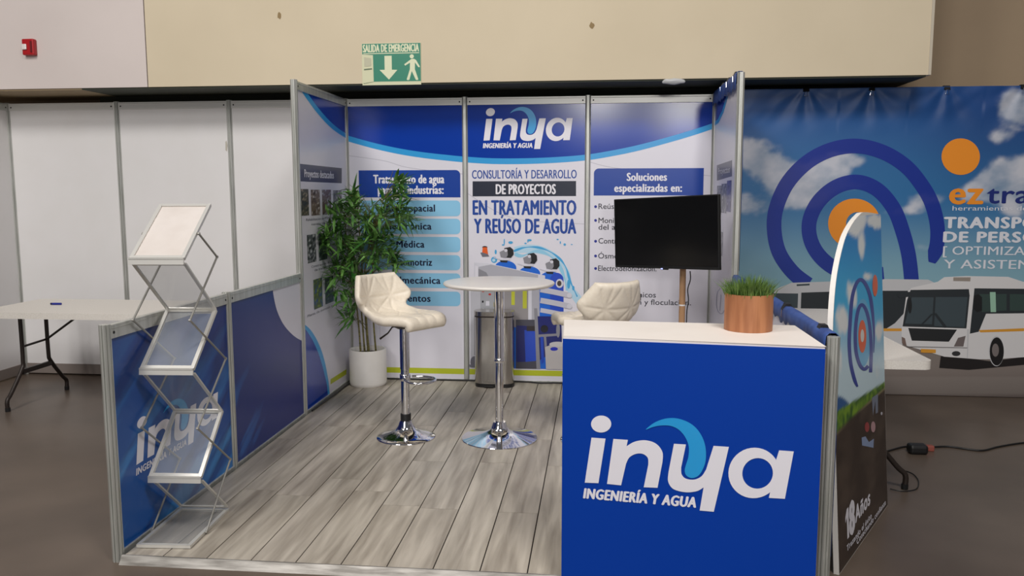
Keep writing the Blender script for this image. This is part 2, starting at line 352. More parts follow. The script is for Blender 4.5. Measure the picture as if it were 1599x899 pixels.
# ---- back wall of the booth: three printed panels
B = []
BL = ['printed booth panel headed Tratamiento de agua beside the potted bamboo', 'printed booth panel with the white logo on top and the water plant picture', 'printed booth panel headed Soluciones especializadas behind the television']
for i in range(3): B.append(panel('printed_panel', BL[i], (i, 3), (i+1, 3), H, (0, -1), WPRINT, ((0, 1) if i == 2 else (0,)), group='printed back panels'))
ARC = [(541, 211), (580, 222), (620, 231), (660, 237.5), (700, 242), (727, 244.5), (770, 247), (820, 247), (870, 245), (918, 241), (960, 234), (1000, 225.5), (1050, 212), (1090, 200), (1125, 188)]
arc = spline(ARC, 4)
for i, (t, f, pl) in enumerate(B):
    band = [(x, y) for x, y in arc]
    art(pl, 'curved_header', f, [([(530, 120), (1140, 110)]+[(x, y+9) for x, y in band][::-1], SKYB), ([(530, 120), (1140, 110)]+band[::-1], BLUE_A)], 1)
    u0, u1 = pl.rect[0], pl.rect[2]; a, b = pl.uv((700, 575)), pl.uv((700, 583.5))
    art(pl, 'lime_strip', f, [([(u0, b[1]), (u1, b[1]), (u1, a[1]), (u0, a[1])], LIME)], 1, px=False)
    ln = MB()
    for s in ([(545, 243), (600, 251), (640, 262), (727, 272)], [(918, 252), (960, 262), (1040, 268), (1115, 275)], [(727, 300), (800, 340), (918, 350)]):
        for q in stroke(s, .9): flat(ln, pl, [pl.uv(p) for p in q], .0005)
    if ln.f: ln.build('hairline_pattern', ink(196, 194, 206), f)
def rrect(pl, x0, y0, x1, y1, r=6, corners=(1, 1, 1, 1)):
    (u0, v1), (u1, v0) = pl.uv((x0, y0)), pl.uv((x1, y1)); r = r/205; P = []
    for (cx, cy, a, on) in ((u1-r, v1-r, 0, corners[1]), (u0+r, v1-r, 90, corners[0]), (u0+r, v0+r, 180, corners[3]), (u1-r, v0+r, 270, corners[2])):
        if on: P += [(cx+r*math.cos(math.radians(a+k*15)), cy+r*math.sin(math.radians(a+k*15))) for k in range(7)]
        else: P.append((cx+(r if a in (0, 270) else -r), cy+(r if a in (0, 90) else -r)))
    return P
# left printed panel
t, f, pl = B[0]; hb = mat('heading_blue', rgb(4, 62, 158), .28)
hd = art(pl, 'heading_box', f, [(rrect(pl, 560, 266, 719, 308, 8, (0, 1, 0, 0)), hb)], 2, px=False)
lettering(pl, hd, [('Tratamiento de agua', (583, 286), (694, 286), (583, 273), dict(bold=.035)), ('para las industrias:', (590, 302.5), (693, 302.5), (590, 290), dict(bold=.035))], LET_W, off=.002)
pale = mat('pale_blue_print', rgb(146, 206, 240), .28)
tt = ['Aeroespacial', 'Electrónica', 'Médica', 'Automotriz', 'Metalmecánica', 'Alimentos']
xs = [(601, 679.5), (601, 674), (619, 663), (608, 675), (592, 688), (606, 672.5)]
for k in range(6):
    y0 = 313+28.1*k; b_ = art(pl, 'list_bar', f, [(rrect(pl, 562, y0, 719, y0+24.5, 7), pale)], 2, px=False)
    lettering(pl, b_, [(tt[k], (xs[k][0], y0+17), (xs[k][1], y0+17), (xs[k][0], y0+6.5), dict(bold=.03))], ink(12, 22, 62), off=.002)
# middle printed panel
t, f, pl = B[1]
logo(pl, f, ((754, 233), (894, 233), (754, 169)), 4)
DB = ink(22, 70, 158)
lettering(pl, f, [('CONSULTORÍA Y DESARROLLO', (737, 278.5), (900.5, 278.5), (737, 265.5), dict(bold=.012)), ('EN TRATAMIENTO', (738, 335), (900, 335), (738, 313), dict(bold=.028)), ('Y REÚSO DE AGUA', (740, 364), (900, 364), (740, 342), dict(bold=.028))], DB)
bx = art(pl, 'heading_box', f, [([(738, 283), (899.5, 282.5), (899.5, 306), (738, 306.5)], ink(24, 32, 54))], 1)
lettering(pl, bx, [('DE PROYECTOS', (774, 303), (868, 302.5), (774, 288), dict(bold=.03))], LET_W, off=.002)
# the picture of a water treatment plant, printed on the sheet
def Q(x, y): return (730+x/8.17, 370+y/8.17)
def Q2(x, y): return (730+x/5.617, 440+y/5.617)
cb, cb2, cb3 = ink(24, 104, 214), ink(30, 74, 196), ink(24, 34, 110); gy, gy2, gy3, wh, bk = ink(176, 176, 186), ink(140, 140, 148), ink(110, 110, 122), ink(216, 216, 226), ink(26, 27, 32)
aq, aq2, aq3 = ink(150, 208, 236), ink(70, 168, 222), ink(186, 220, 240)
sh = []
for q in stroke([Q(600, 165), Q(760, 150), Q(930, 165), Q(1100, 235), Q(1220, 350), Q(1280, 470), Q(1300, 640), Q(1400, 780), Q(1450, 860)], lambda s: 9+4*math.sin(s*9)): sh.append((q, aq3))
for q in stroke([Q(590, 180), Q(720, 135), Q(880, 130), Q(1040, 180), Q(1180, 280), Q(1260, 400), Q(1310, 560), Q(1400, 760)], lambda s: 2.6+1.2*math.sin(s*25)): sh.append((q, aq2))
for q in stroke([Q(600, 215), Q(700, 240), Q(860, 180), Q(1000, 210), Q(1150, 330), Q(1230, 500), Q(1270, 680)], lambda s: 4+2*math.sin(s*19)): sh.append((q, aq))
for (x, y, rx, ry) in ((360, 190, 14, 30), (340, 290, 40, 40), (470, 60, 8, 40), (550, 70, 30, 18), (455, 100, 18, 10), (740, 80, 16, 10), (790, 40, 30, 14), (770, 60, 10, 8), (1150, 30, 14, 9), (1185, 70, 8, 18), (1240, 95, 16, 16), (1330, 95, 12, 6), (1290, 600, 20, 60), (1350, 650, 16, 30)):
    sh.append((ell(*Q(x, y), rx/8.17, ry/8.17, 12), aq2))
sh.append((ell(*Q(335, 295), 2.6, 2.4, 12), aq3))
def tank(cx, top, bot, w, m): return [Q(cx-w, bot)]+[Q(cx-w*math.cos(math.pi*k/12), top+ (90-90*math.sin(math.pi*k/12))) for k in range(13)]+[Q(cx+w, bot)]
for cx, top in ((485, 300), (790, 375), (1060, 440)): sh.append((tank(cx, top, 1700, 138, cb), cb))
sh.append((tank(1140, 455, 950, 85, cb), cb2))
sh += [([Q(85, 325), Q(260, 335), Q(990, 490), Q(990, 530), Q(135, 530), Q(135, 370), Q(95, 350), Q(95, 1700), Q(80, 1700)], wh), ([Q(140, 380), Q(300, 350), Q(900, 480), Q(900, 560), Q(140, 560)], gy), ([Q(140, 400), Q(240, 450), Q(300, 560), Q(140, 560)], gy2)]
sh += [([Q(x, y) for x, y in ((40, 560), (470, 560), (470, 1700), (40, 1700))], ink(196, 196, 204)), ([Q(165, 660), Q(390, 660), Q(390, 1100), Q(165, 1100)], ink(168, 170, 176)), ([Q(470, 600), Q(780, 600), Q(780, 1150), Q(470, 1150)], ink(150, 146, 148))]
for cx in (200, 285): sh.append((ell(*Q(cx, 690 if cx < 250 else 730), 2.2, 1.6, 12), ink(196, 44, 36)))
for (x, y, w, h, m) in ((185, 810, 22, 26, bk), (235, 815, 45, 60, wh), (335, 830, 40, 60, ink(150, 140, 60)), (560, 660, 44, 205, ink(196, 200, 60)), (705, 660, 52, 250, ink(190, 194, 60)), (775, 640, 50, 560, wh), (820, 640, 100, 700, gy)):
    sh.append(([Q(x, y), Q(x+w, y), Q(x+w, y+h), Q(x, y+h)], m))
sh += [(ell(*Q(222, 130), 4, 2, 16), bk), ([Q(195, 130), Q(250, 130), Q(265, 230), Q(185, 230)], ink(232, 98, 34)), ([Q(165, 200), Q(190, 195), Q(255, 215), Q(280, 245), Q(190, 250)], gy3)]
for cx, cy in ((485, 200), (785, 275), (1070, 345)):
    sh += [([Q(cx-70, cy+95), Q(cx+30, cy+100), Q(cx+20, cy+125), Q(cx-60, cy+120)], bk), ([Q(cx-150, cy+55), Q(cx-60, cy+75), Q(cx+60, cy+75), Q(cx+60, cy+95), Q(cx-60, cy+95), Q(cx-150, cy+65)], wh),
           ([Q(cx-15, cy-60), Q(cx+60, cy-75), Q(cx+100, cy-40), Q(cx+105, cy+20), Q(cx+70, cy+65), Q(cx+5, cy+60), Q(cx-10, cy)], bk), ([Q(cx-75, cy-10), Q(cx-20, cy-35), Q(cx+25, cy-40), Q(cx+30, cy+30), Q(cx+10, cy+65), Q(cx-60, cy+55)], gy2), (ell(*Q(cx+5, cy-30), 2.5, 2.5, 12), wh)]
for k, y in enumerate((70, 165, 250)):          # white membrane tubes
    for q in stroke([Q2(640, y-4), Q2(760, y+18), Q2(900, y+48)], 8.4 if k < 2 else 7): sh.append((q, ink(198, 198, 210)))
    sh.append((ell(*Q2(895, y+48), 4, 4, 14), wh))
sh += [(ell(*Q(1175, 590), 6, 7, 18), wh), (ell(*Q(1172, 590), 3.4, 4.4, 16), ink(70, 55, 50))]
sh += [([Q2(425, 330), Q2(600, 330), Q2(610, 770), Q2(425, 770)], ink(72, 72, 84)), ([Q2(430, 380), Q2(520, 385), Q2(520, 700), Q2(430, 700)], cb3), ([Q2(500, 420), Q2(600, 430), Q2(605, 690), Q2(510, 700)], cb2), ([Q2(520, 385), Q2(610, 385), Q2(610, 430), Q2(520, 430)], ink(50, 42, 44)),
       ([Q2(600, 300), Q2(820, 300), Q2(830, 560), Q2(610, 700)], cb3), ([Q2(585, 230), Q2(612, 230), Q2(640, 770), Q2(606, 770)], gy2), ([Q2(620, 460), Q2(800, 450), Q2(800, 470), Q2(620, 485)], gy2), ([Q2(670, 480), Q2(690, 480), Q2(700, 600), Q2(680, 600)], gy2), ([Q2(640, 480), Q2(665, 480), Q2(672, 700), Q2(650, 720)], cb2), (ell(*Q2(675, 410), 6, 6, 14), bk), (ell(*Q2(795, 420), 3, 12, 14), gy2)]
sh += [([Q2(680, 570), Q2(720, 555), Q2(910, 560), Q2(910, 775), Q2(690, 775)], ink(196, 192, 192)), (ell(*Q2(790, 545), 13, 4, 18), ink(206, 204, 206)), (ell(*Q2(760, 586), 6, 3, 16), ink(40, 52, 190))]
sh += [(ell(*Q2(60, 700), 6, 9, 14), gy3), ([Q2(0, 715), Q2(75, 740), Q2(75, 760), Q2(0, 735)], gy3), ([Q2(60, 300), Q2(80, 300), Q2(80, 640), Q2(60, 640)], gy2)]
yb = pl.uv((820, 575))[1]
sv = pl.rect; pl.rect = (sv[0], yb, sv[2], sv[3])
art(pl, 'plant_picture', f, sh, 1); pl.rect = sv
# right printed panel
t, f, pl = B[2]
hd = art(pl, 'heading_box', f, [(rrect(pl, 927.5, 263, 1098, 305, 8, (1, 0, 0, 0)), hb)], 2, px=False)
lettering(pl, hd, [('Soluciones', (978.5, 282), (1041.5, 282), (978.5, 270), dict(bold=.035)), ('especializadas en:', (959, 299.5), (1065, 299), (959, 287.5), dict(bold=.035))], LET_W, off=.002)
tx = ink(36, 38, 52)
for s, x0, x1, y in (('Reúso', 934.5, 966, 326), ('Monitoreo', 934.5, 988, 348), ('del agua', 934.5, 980, 358.5), ('Control', 934.5, 972, 380), ('Ósmosis', 934, 978, 403.5), ('Electrodeionización.', 934, 1025, 423), ('Químicos', 973, 1024, 464), ('Coagulación y floculación.', 934, 1079, 475.5)):
    mb = MB(); text(mb, pl, s, (x0, y), (x1, y), (x0, y-8.2), .004, 0, .0014); mb.build('lettering', tx, f)
for y in (322.5, 344, 376.5, 399.5, 419): art(pl, 'bullet_dot', f, [(ell(930, y, 2.2, 2.2, 14), ink(40, 52, 150))], 2)

# ---- left side wall: one tall panel, two half-height panels
LT = panel('printed_panel', 'tall printed side panel headed Proyectos destacados left of the bamboo', (0, YS[0]), (0, YS[1]), H, (1, 0), WPRINT, (1,))
t, f, pl = LT
edge = spline([(468, 138), (480, 156), (495, 176), (510, 193), (525, 206), (541, 216)], 5)
art(pl, 'curved_header', f, [([(470, 100), (560, 120)]+edge[::-1], SKYB), ([(478, 100), (560, 120)]+[(x+4, y-5) for x, y in edge][::-1], BLUE_A)], 1)
hill = spline([(455, 470), (470, 500), (485, 515), (497, 535), (506, 560), (512, 590), (514, 606), (516, 640)], 5)
hill2 = spline([(455, 476), (470, 506), (480, 518), (491, 537), (500, 560), (508, 590), (511, 606), (513, 640)], 5)
art(pl, 'curved_foot', f, [([(440, 470)]+hill+[(440, 680)], SKYB), ([(440, 476)]+hill2+[(440, 680)], BLUE_A)], 1)
art(pl, 'lime_strip', f, [([(516, 600), (541, 584), (541, 576), (516, 592)], LIME)], 1)
hd = art(pl, 'heading_box', f, [([(467, 255.5), (533.5, 262.5), (533.5, 286), (467.5, 283)], ink(40, 44, 70))], 1)
lettering(pl, hd, [('Proyectos destacados', (475, 276), (521, 279), (475, 264), dict(bold=.03))], LET_W, off=.002)
cp = ink(96, 98, 112)
lettering(pl, f, [('Rehabilitación de PTAR municipal', (478, 343), (530, 342), (478, 339), dict(bold=.0)), ('manejo de agua', (486, 350), (518, 350), (486, 346.5), dict(bold=.0)), ('Construcción de planta', (486, 415), (525, 411), (486, 411.5), dict(bold=.0)), ('de tratamiento', (491, 421), (520, 418), (491, 417), dict(bold=.0)), ('Planta de ósmosis industrial', (480, 493), (533, 475), (480, 489), dict(bold=.0))], cp)
def snap(seed, base, hi, lo):
    def fn(a, b):
        n = fbm(a*3.1+seed*7.3, b*5+seed*3.7); m = fbm(a*6+seed, b*9-seed, 4)
        return mix(mix(lin3(base), lin3(lo), sm(-.1, .5, n)), lin3(hi), sm(.15, .6, m))+(1,)
    return fn
def lin3(c): return tuple(lin(x) for x in c)
for k, (x0, x1, y0, y1, cs) in enumerate(((468, 482.5, 295, 336, ((78, 74, 66), (176, 160, 140), (28, 34, 52))), (485, 500, 296, 335.5, ((120, 100, 88), (206, 198, 196), (64, 44, 38))), (502.5, 517.5, 296, 334, ((112, 92, 88), (190, 196, 210), (92, 62, 52))), (520, 534, 297, 333, ((110, 110, 116), (200, 196, 196), (56, 58, 66))),
        (479, 494, 367, 408, ((88, 92, 98), (206, 208, 212), (40, 44, 50))), (497, 511, 365, 404, ((70, 84, 80), (160, 168, 170), (40, 50, 50))), (489, 504, 437, 478, ((90, 106, 60), (150, 170, 60), (52, 84, 150))), (507, 521, 434, 470, ((60, 74, 70), (120, 130, 130), (38, 48, 46))))):
    (u0, v1), (u1, v0) = pl.uv((x0, y0)), pl.uv((x1, y1)); mb = MB(); photo(mb, pl, u0, v0, u1, v1, snap(k, *cs)); mb.build('photo_print', PRINT, f)

def streaks(mb, pl, cfun):
    r = pl.rect; photo(mb, pl, r[0], r[1], r[2], r[3], cfun, 90, 90, .0006)
LM = panel('half_height_panel', 'navy half-height panel with white curve in its upper corner, left side', (0, YS[1]), (0, YS[2]), HH, (1, 0), WPRINT, (1,))
t, f, pl = LM
def cm(a, b):                                     # a: towards the back, b: up
    c = mix(lin3((10, 42, 120)), lin3((16, 34, 122)), a)
    s = sm(.15, .55, fbm((a*.8+b*1.1)*1.1+3, (b*1.2-a*.9)*6, 2)); w = sm(.55, .0, a)*sm(.75, .2, b)
    return mix(c, lin3((40, 110, 190)), .75*s*w)+(1,)
mb = MB(); streaks(mb, pl, cm); mb.build('water_print', PRINT, f)
cv = spline([(424, 440), (427, 462), (432, 484), (441, 504), (452, 518), (464, 528), (480, 536)], 5)
art(pl, 'white_curve', f, [([(418, 425), (490, 405), (490, 545)]+cv[::-1], WPRINT)], 2)
LF = panel('half_height_panel', 'blue half-height panel with water streaks and white logo behind the brochure rack', (0, YS[2]), (0, YS[3]), HH, (1, 0), WPRINT, (1,))
t, f, pl = LF
def cf_(a, b):
    x = a+.35*b; c = mix(lin3((4, 84, 166)), lin3((6, 46, 130)), sm(.25, .95, a*.35+b*.65))
    s = sm(-.1, .5, fbm((a*.8+b*1.1)*1.1, (b*1.2-a*.9)*5.5, 7)); w = .2+.8*sm(.6, .1, abs(b-.2))
    return mix(mix(c, lin3((0, 36, 104)), .7*sm(.1, .5, fbm((a*.8+b*1.1)*.9+4, (b*1.2-a*.9)*4, 9))), lin3((66, 150, 220)), .7*s*w)+(1,)
mb = MB(); streaks(mb, pl, cf_); mb.build('water_print', PRINT, f)
logo(pl, f, ((212, 745), (342, 660), (212, 655)), 3)

# ---- right side wall
RT = panel('printed_panel', 'tall printed side panel seen edge-on right of the television', (3, YS[0]), (3, YS[1]), H, (-1, 0), WPRINT, (1,))
t, f, pl = RT
art(pl, 'curved_header', f, [([(1110, 150), (1137, 150), (1130, 175), (1122, 192), (1110, 200)], SKYB), ([(1110, 150), (1134.5, 150), (1128, 172), (1121, 186), (1110, 195)], BLUE_A)], 1)
hd = art(pl, 'heading_box', f, [([(1119.5, 258), (1143, 250), (1143, 275), (1119.5, 282)], ink(104, 104, 114))], 1)
lettering(pl, hd, [('Proyectos', (1122, 273), (1140, 268), (1122, 264), dict(bold=.02))], LET_W, off=.002)
for k, (x0, x1, y0, y1, cs) in enumerate(((1120, 1126, 290, 335, ((120, 122, 130), (200, 200, 208), (60, 62, 74))), (1127, 1134, 287, 333, ((110, 112, 124), (196, 198, 206), (50, 54, 66))), (1135.5, 1141, 282, 331, ((90, 90, 140), (180, 180, 200), (50, 50, 90))), (1121, 1128, 360, 400, ((130, 130, 140), (200, 200, 208), (80, 82, 90))))):
    (u0, v1), (u1, v0) = pl.uv((x0, y0)), pl.uv((x1, y1)); mb = MB(); photo(mb, pl, u0, v0, u1, v1, snap(k+20, *cs), 8, 16); mb.build('photo_print', PRINT, f)
mb = MB()
for s in ([(1128, 447), (1134, 446), (1135, 470), (1130, 487), (1124, 489), (1119, 478), (1120, 458), (1125, 450)], [(1126, 460), (1124, 485)]):
    for q in stroke(s, .9): flat(mb, pl, [pl.uv(p) for p in q], .001)
mb.build('line_drawing', ink(150, 150, 182), f)
panel('half_height_panel', 'half-height side panel under blue fabric behind the wood planter', (3, YS[1]), (3, YS[2]), HH, (-1, 0), WPRINT, (1,))
panel('half_height_panel', 'half-height side panel with aluminium end post against the counter', (3, YS[2]), (3, YS[3]), HH, (-1, 0), WPRINT, (1,))

# ================================================================ BOOTH FLOOR
wood = bpy.data.materials.new('grey_wood_planks'); wood.use_nodes = True; nt = wood.node_tree; bs = nt.nodes['Principled BSDF']
va = nt.nodes.new('ShaderNodeVertexColor'); va.layer_name = 'print'; tc = nt.nodes.new('ShaderNodeTexCoord'); mp = nt.nodes.new('ShaderNodeMapping'); n1 = nt.nodes.new('ShaderNodeTexNoise'); n2 = nt.nodes.new('ShaderNodeTexNoise')
sp = nt.nodes.new('ShaderNodeVectorMath'); sp.operation = 'MULTIPLY_ADD'; sp.inputs[1].default_value = (30, 30, 30); nt.links.new(va.outputs[0], sp.inputs[0]); nt.links.new(tc.outputs['Object'], sp.inputs[2])
mp.inputs['Scale'].default_value = (20, 1.7, 1); nt.links.new(sp.outputs[0], mp.inputs[0]); nt.links.new(mp.outputs[0], n1.inputs['Vector']); n1.inputs['Scale'].default_value = 1.0; n1.inputs['Detail'].default_value = 8; n1.inputs['Distortion'].default_value = .35
n2.inputs['Scale'].default_value = 60; n2.inputs['Detail'].default_value = 3; nt.links.new(mp.outputs[0], n2.inputs['Vector'])
rp = nt.nodes.new('ShaderNodeValToRGB'); rp.color_ramp.elements[0].position = .3; rp.color_ramp.elements[1].position = .68
rp.color_ramp.elements[0].color = rgb(146, 137, 125); rp.color_ramp.elements[1].color = rgb(198, 190, 177); nt.links.new(n1.outputs['Fac'], rp.inputs[0])
mx = nt.nodes.new('ShaderNodeMixRGB'); mx.blend_type = 'MULTIPLY'; mx.inputs[0].default_value = .5; nt.links.new(rp.outputs[0], mx.inputs[1]); nt.links.new(va.outputs[0], mx.inputs[2])
nt.links.new(mx.outputs[0], bs.inputs['Base Color']); bs.inputs['Roughness'].default_value = .42
fl = thing('laminate_floor', 'grey wood-look plank floor laid inside the booth', 'flooring', (1.5, 1.2, GZ))
mb = MB(); mb.box((.03, -.46, GZ), (2.97, 2.97, -.006)); mb.build('underlay', mat('dark_gap', rgb(26, 22, 19), .9), fl)
mb = MB(); mb.c = []
row = 0; x = .008-.2; known = {6: [.2, ], 7: [.91, .2], 4: [1.6], 5: [.912, 2.3], 3: [.57, 1.63], 8: [.19, 1.4], 9: [.9, 2.1]}
known = {1.01: [.91, .22, 2.0], 1.21: [.197, 1.4, 2.6], 1.41: [.92, 2.1], 1.61: [.185, 1.4], 1.81: [.9, 2.2], .81: [1.63, .4], .61: [.57, 1.75], .41: [1.606, .3]}
while x < 2.97:
    x0, x1 = max(.03, x)+.0028, min(2.97, x+.2)-.0028
    if x1-x0 > .02:
        j = next((v for k, v in known.items() if abs(k-x) < .03), None)
        if j is None: s = random.uniform(-.4, .6); j = [s, s+1.2, s+2.4]
        ys = [-.46]+sorted(y for y in j if -.35 < y < 2.9)+[2.965]
        for a, b in zip(ys, ys[1:]):
            g = random.uniform(.82, 1.0); mb.box((x0, a+.0015, -.02), (x1, b-.0015, 0)); mb.c += [(g, g*random.uniform(.98, 1), g*random.uniform(.95, 1), 1)]*8
    x += .2
mb.build('planks', wood, fl)
mb = MB(); mb.prism([(.026, -.461, GZ), (.026, -.461, .003), (.026, -.470, .004), (.026, -.492, GZ+.006), (.026, -.497, GZ)], (2.94, 0, 0))
tag(mb.build('edge_trim', noisy('scuffed_aluminium', rgb(120, 116, 110), rgb(176, 172, 166), 14, .4, .5, stretch=(.4, 3, 3))), 'silver aluminium threshold strip along the front of the plank floor', 'trim')

# ================================================================ BAR TABLE, STOOLS
c = at((780, 684), 'Z', 0); tx_, ty_ = c.x, c.y
t = thing('bar_table', 'round white bar table on a chrome pedestal between the two stools', 'table', (tx_, ty_, 0))
mb = MB(); mb.lathe([(.01, .0), (.243, 0), (.245, .004), (.243, .008), (.2, .016), (.14, .03), (.09, .045), (.062, .06), (.052, .08), (.045, .1), (.04, .112)], (tx_, ty_, 0), 64); mb.build('base', CHROME, t, smooth=50)
mb = MB(); mb.lathe([(.026, .1), (.026, .5)], (tx_, ty_, 0), 32); mb.lathe([(.0305, .5), (.033, .503), (.033, .522), (.0305, .526)], (tx_, ty_, 0), 32); mb.lathe([(.03, .52), (.03, .985)], (tx_, ty_, 0), 32); mb.build('column', CHROME, t, smooth=40)
mb = MB(); mb.lathe([(.05, .975), (.1, .98), (.1, .993)], (tx_, ty_, 0), 32); mb.build('mounting_plate', DARKMET, t, smooth=40)
mb = MB(); mb.lathe([(.3, .993), (.342, .996), (.352, 1.006), (.352, 1.012), (.347, 1.018), (.335, 1.02)], (tx_, ty_, 0), 96); mb.build('tabletop', mat('white_lacquer', rgb(232, 227, 221), .3), t, smooth=50)

def stool_shell():
    prof = spline([(.182, .742), (.198, .762), (.178, .783), (.09, .782), (0, .772), (-.1, .77), (-.19, .782), (-.245, .822), (-.272, .89), (-.29, .955), (-.306, 1.02), (-.31, 1.045)], 6)
    Ls = [0]
    for a, b in zip(prof, prof[1:]): Ls.append(Ls[-1]+math.dist(a, b))
    LT_ = Ls[-1]; NS, NT = 48, 96
    def lerp(tab, t):
        for (a, x), (b, y) in zip(tab, tab[1:]):
            if t <= b: return x+(y-x)*((t-a)/(b-a))
        return tab[-1][1]
    def P(t):
        d = t*LT_
        for i in range(len(Ls)-1):
            if d <= Ls[i+1]+1e-9:
                k = (d-Ls[i])/(Ls[i+1]-Ls[i]); return tuple(prof[i][j]+(prof[i+1][j]-prof[i][j])*k for j in (0, 1))
        return prof[-1]
    wt = [(0, .155), (.06, .17), (.27, .222), (.4, .205), (.55, .175), (.62, .182), (.785, .232), (.9, .19), (1, .15)]
    kt = [(0, 0), (.15, .008), (.27, .012), (.4, .022), (.55, .045), (.7, .075), (.785, .095), (.9, .065), (1, .04)]
    def lerps(tab, t): return sum(lerp(tab, min(1, max(0, t+d)))*w for d, w in ((-.03, .25), (0, .5), (.03, .25)))
    seams = [((-.42, 1), (-.42, .55)), ((.42, 1), (.42, .55)), ((-1, .785), (1, .785)), ((-.42, .785), (.42, .57)), ((.42, .785), (-.42, .57)), ((.42, .785), (1, .6)), ((-.42, .785), (-1, .6)), ((.42, .785), (.0, 1)), ((-.42, .785), (0, 1)), ((.42, .785), (.8, .95)), ((-.42, .785), (-.8, .95)),
             ((-1, .55), (1, .55)), ((-.42, .55), (-.42, .06)), ((.42, .55), (.42, .06)), ((-1, .27), (1, .27)), ((-.42, .27), (.42, .5)), ((.42, .27), (-.42, .5)), ((.42, .27), (0, .06)), ((-.42, .27), (0, .06)), ((.42, .27), (1, .45)), ((-.42, .27), (-1, .45))]
    def seam(s, t):
        w = .2; d = 1
        for (a, b), (e, g) in seams:
            ax, ay, bx, by = a*w, b*LT_, e*w, g*LT_; px, py = s*w, t*LT_; vx, vy = bx-ax, by-ay
            k = max(0, min(1, ((px-ax)*vx+(py-ay)*vy)/(vx*vx+vy*vy))); d = min(d, math.hypot(px-ax-vx*k, py-ay-vy*k))
        return d
    front, back = [], []
    for j in range(NT+1):
        t = j/NT; p = P(t); a, b = P(max(0, t-.015)), P(min(1, t+.015)); tg = Vector((b[0]-a[0], 0, b[1]-a[1])).normalized(); n = Vector((tg.z, 0, -tg.x))   # inward (sitting) side
        if n.z < -.2 and t > .3: n = -n
        w, kk = lerps(wt, t), lerps(kt, t)
        for i in range(NS+1):
            s = -1+2*i/NS; s = math.copysign(abs(s)**.92, s) if s else 0
            mid = Vector((p[0], s*w, p[1]))+n*(kk*abs(s)**2.2)
            e = min(1, min((1-abs(s))*w, t*LT_*1.0, (1-t)*LT_)/.035); th = .010+.020*math.sqrt(max(0, 1-(1-e)**2))
            g = seam(s, t); puff = -.0058*math.exp(-(g/.006)**2)+.0032*(1-math.exp(-(g/.03)**2))
            front.append(mid+n*(th+puff*e)); back.append(mid-n*(th*(1.0)+(puff*.8*e if t > .55 else 0)))
    W_ = NS+1; fs = []
    for j in range(NT):
        for i in range(NS):
            q = (j*W_+i, j*W_+i+1, (j+1)*W_+i+1, (j+1)*W_+i); fs.append(q); fs.append(tuple(k+len(front) for k in reversed(q)))
    rim = [i for i in range(NS+1)]+[j*W_+NS for j in range(1, NT+1)]+[NT*W_+i for i in range(NS-1, -1, -1)]+[j*W_ for j in range(NT-1, 0, -1)]
    for k in range(len(rim)): a, b = rim[k], rim[(k+1) % len(rim)]; fs.append((a, a+len(front), b+len(front), b))
    return front+back, fs
def make_stool(label):
    t = thing('bar_stool', label, 'stool', (0, 0, 0), 'bar stools at the round table')
    mb = MB(); mb.lathe([(.01, 0), (.188, 0), (.19, .004), (.187, .009), (.15, .02), (.1, .036), (.065, .055), (.05, .075), (.042, .1), (.036, .112)], (0, 0, 0), 56); mb.build('base', CHROME, t, smooth=50)
    mb = MB(); mb.lathe([(.034, .105), (.034, .158)], (0, 0, 0), 28); mb.build('collar', DARK, t, smooth=40, bevel=.003)
    mb = MB(); mb.lathe([(.0275, .15), (.0275, .45), (.031, .452), (.031, .735)], (0, 0, 0), 28); mb.build('column', CHROME, t, smooth=40)
    mb = MB(); ring = [(.03, .034, .40), (.08, .07, .40), (.16, .095, .398), (.215, .06, .396), (.228, 0, .395), (.215, -.06, .396), (.16, -.095, .398), (.08, -.07, .40), (.03, -.034, .40)]
    mb.tube(spline(ring, 5), .0085, 10); mb.lathe([(.0315, .375), (.0345, .378), (.0345, .415), (.0315, .418)], (0, 0, 0), 28); mb.build('footrest', CHROME, t, smooth=50)
    mb = MB(); mb.lathe([(.045, .715), (.085, .735), (.085, .75)], (0, 0, 0), 24); mb.build('seat_plate', DARKMET, t, smooth=40)
    mb = MB(); mb.tube([(-.03, -.02, .728), (-.075, -.035, .72), (-.1, -.05, .68), (-.15, -.075, .64)], [.005, .005, .005, .007], 8); mb.build('height_lever', DARKMET, t, smooth=50)
    mb = MB(); v, fs = stool_shell(); mb.add(v, fs); mb.build('seat_shell', LEATHER, t, smooth=75)
    return t
def copy_tree(o, parent=None):
    c = o.copy(); COL.objects.link(c); c.parent = parent
    for ch in list(o.children): copy_tree(ch, c)
    return c
st = make_stool('cream quilted bar stool beside the potted bamboo, left of the bar table'); c = at((637, 682), 'Z', 0)
s2 = copy_tree(st); s2['label'] = 'cream quilted bar stool seen from behind, between table and blue counter'
mb = MB(); mb.box((-.232, -.212, .915), (-.216, -.2, .955)); tb = mb.build('side_tab', DARK, bevel=.002); tb.parent = s2
st.location = (c.x-.012, c.y, 0); st.rotation_euler = (0, 0, math.radians(-34))
s2.location = (2.05, 1.42, 0); s2.rotation_euler = (0, 0, math.radians(125))

